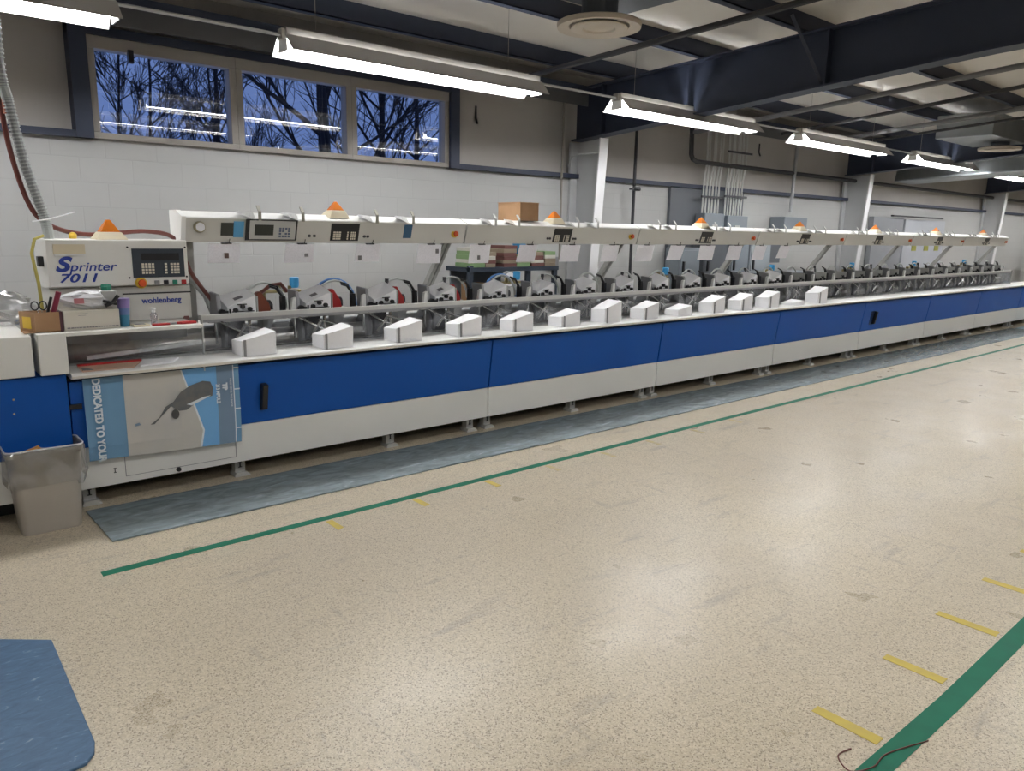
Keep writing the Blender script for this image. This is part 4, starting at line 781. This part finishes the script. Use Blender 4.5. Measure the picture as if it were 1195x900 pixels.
# leaning grey figure, reaching left, head down
part_poly([(.38, .63), (.45, .55), (.50, .43), (.56, .38), (.62, .27), (.70, .20), (.80, .16), (.86, .18), (.88, .26), (.87, .36), (.80, .38), (.74, .42), (.66, .50), (.60, .50), (.54, .43), (.48, .52), (.41, .63)], .010, 'figure_body', Pm)
part_poly([(.55+.03*math.cos(a)+.02, .535+.06*math.sin(a)) for a in [2*math.pi*j/14 for j in range(14)]], .011, 'figure_head', mat('poster dark grey', (.07, .07, .07), .4))
part_poly([(.66, .43), (.80, .36), (.86, .35), (.80, .39), (.70, .45)], .012, 'figure_highlight', Pw)
part_poly([(.27, .60), (.30, .59), (.31, .62), (.27, .63)], .012, 'figure_mark', Pd)
strip(.955, .962, 0, 1, .005, 'white_rule', Pw, PB, 2)
for v in (.03, .30, .55, .80): strip(.962, 1.0, v, v+.015, .005, 'white_rule', Pw, PB, 2, 2)
RD = (math.pi/2, math.pi/2, 0)
text('DEDICATED TO YOUR', .056, (.910, 4.824, .812), PB, Pw, RD, bold=.0022, sx=.88)
text('213 MPULZ', .033, (1.612, 4.822, .70), PB, Pw, RD, bold=.001, sx=.8)
text('TP', .040, (1.655, 4.822, .70), PB, Pw, RD, bold=.003, sx=1.0)
text('MAXIMIZING THE IMAGE', .018, (1.70, 4.822, .73), PB, Pw, RD, sx=.95)
B(1.548, 4.835, .79, 1.556, 4.84, .83).build('tape', Pw, PB)

# ---------------------------------------------------------------- trash bin
def rrect(x0, y0, x1, y1, r, n=5):
    out = []
    for cx_, cy_, a0 in ((x1-r, y1-r, 0), (x0+r, y1-r, 90), (x0+r, y0+r, 180), (x1-r, y0+r, 270)):
        for j in range(n+1): a = math.radians(a0+90*j/n); out.append((cx_+r*math.cos(a), cy_+r*math.sin(a)))
    return out
def loft(secs, close_bot=True):
    m = MB(); n = len(secs[0][0]); vs = [(x, y, z) for s, z in secs for x, y in s]
    fs = [(i*n+k, i*n+(k+1) % n, (i+1)*n+(k+1) % n, (i+1)*n+k) for i in range(len(secs)-1) for k in range(n)]
    if close_bot: fs.append(tuple(range(n))[::-1])
    return m.add(vs, fs)
def R2(e, z, w=0): return (rrect(.475-e, 4.665-e*.45, .765+e, 4.87+e*.2, .04), z)
t = root('waste_bin', (.62, 4.77, 0), 'taupe plastic waste bin with a clear liner beside the machine end', 'waste bin')
loft([R2(0, .0), R2(.004, .01), R2(.03, .44), R2(.042, .45), R2(.042, .475), R2(.036, .475), R2(.025, .44), R2(-.004, .015)]).build('bin', M_bin, t, smooth=True)
Rn = random.Random(5)
def rag(e, z, amp, za): 
    s, _ = R2(e, z); return [(x+Rn.uniform(-amp, amp), y+Rn.uniform(-amp, amp), z+Rn.uniform(-za, za)) for x, y in s]
secs = [rag(.036, .27, .012, .02), rag(.055, .33, .010, .01), rag(.052, .40, .008, .006), rag(.052, .47, .003, .002), rag(.040, .486, .002, .003), rag(.028, .46, .004, .004), rag(.015, .37, .01, .01), rag(-.01, .36, .01, .01)]
m = MB(); n = len(secs[0]); m.add([p for s in secs for p in s], [(i*n+k, i*n+(k+1) % n, (i+1)*n+(k+1) % n, (i+1)*n+k) for i in range(len(secs)-1) for k in range(n)])
m.build('liner', M_liner, t)
mm_ = MB(); mm_.tube([(*p, .005) if False else p for p in [(x, y, .484) for x, y in R2(.042, 0)[0]]+[(R2(.042, 0)[0][0][0], R2(.042, 0)[0][0][1], .484)]], .005, 6); mm_.build('liner_rim', mat('white liner fold', (.72, .72, .73), .4), t)
blob('waste_paper', (.60, 4.77, .41), (.13, .075, .05), mat('crumpled waste', (.55, .53, .5), .7), 'crumpled white waste inside the bin', 'waste', 12, amp=.3)
tag(MB().tube([(.53, 4.74, .45), (.60, 4.74, .475), (.61, 4.73, .45)], .012, 6).build('orange_peel', mat('orange waste', (.7, .30, .05), .5)), 'orange scrap on top of the bin waste', 'waste')

# ---------------------------------------------------------------- floor mats and tape
m = MB(); m.prism([(.835, 4.30), (5.5, 4.30), (17.0, 4.30), (17.0, 4.865), (.82, 4.865)], 'z', .001, .012)
tag(m.build('floor_mat', M_mat, bev=.002), 'long marbled blue-grey mat along the front of the machine', 'floor mat')
tag(B(17.05, 4.15, .001, 24, 4.8, .012).build('floor_mat', mat('pale blue mat', (.25, .38, .45), .4)), 'pale blue mat at the far end of the machine', 'floor mat')
m = MB(); m.prism([(-.8, 2.45), (.29, 2.453), (.345, 2.462), (.375, 2.50), (.389, 2.56), (.396, 3.36), (.24, 3.49), (.0, 3.55), (-.8, 3.7)], 'z', .001, .013)
tag(m.build('floor_mat', M_mat2, bev=.003), 'marbled blue mat in the lower left corner', 'floor mat')
def tape(pts_l, pts_r, m, label, grp=None, z=.0015):
    mm = MB(); poly = pts_l+pts_r[::-1]; mm.prism(poly, 'z', .0005, z); return tag(mm.build('floor_tape', m), label, 'floor tape', grp)
tape([(.70, 3.945), (6, 3.965), (20, 3.965)], [(.70, 3.885), (6, 3.905), (20, 3.905)], M_tapeg, 'long thin green tape line in front of the mat')
tape([(1.2, .88), (2.26, .893), (2.9, .878), (3.87, .88), (8, .87)], [(1.2, .80), (2.3, .812), (2.9, .80), (3.8, .80), (8, .79)], M_tapeg, 'wide green tape line in the lower right corner')
for k, (x, ya, yb) in enumerate(((2.467, 1.141, .905), (3.03, 1.136, .905), (3.60, 1.148, .90), (4.17, 1.143, .90), (4.74, 1.14, .9))):
    tape([(x-.027, yb), (x-.026, ya)], [(x+.027, yb), (x+.02, ya)], M_tapey, 'yellow tape dash touching the wide green line, %s from the bottom of the photo' % ORD[k], 'yellow dashes by the wide green line', .002)
for k, (x, y) in enumerate(((1.90, 3.80), (2.50, 3.80), (3.09, 3.81), (3.66, 3.81), (4.24, 3.80), (4.80, 3.81), (5.4, 3.81), (6.0, 3.82))):
    tape([(x-.022, y-.07-.02*(k == 0)), (x-.022, y+.07)], [(x+.022, y-.07), (x+.02, y+.07)], M_tapey if k < 3 else mat('worn yellow tape', (.56, .46, .22), .5, noise=(16, .7, (.52, .44, .33))), 'yellow tape dash beside the thin green line, %s from its left end' % ORD[k], 'yellow dashes by the thin green line', .002)
pipe(spline([(2.35, .95, .003), (2.28, .96, .003), (2.24, .90, .003), (2.32, .86, .004), (2.42, .86, .004), (2.6, .80, .003)], 6), .0025, M_hose, 'thin brown string on the floor over the green tape', 'string', 'string', 5)
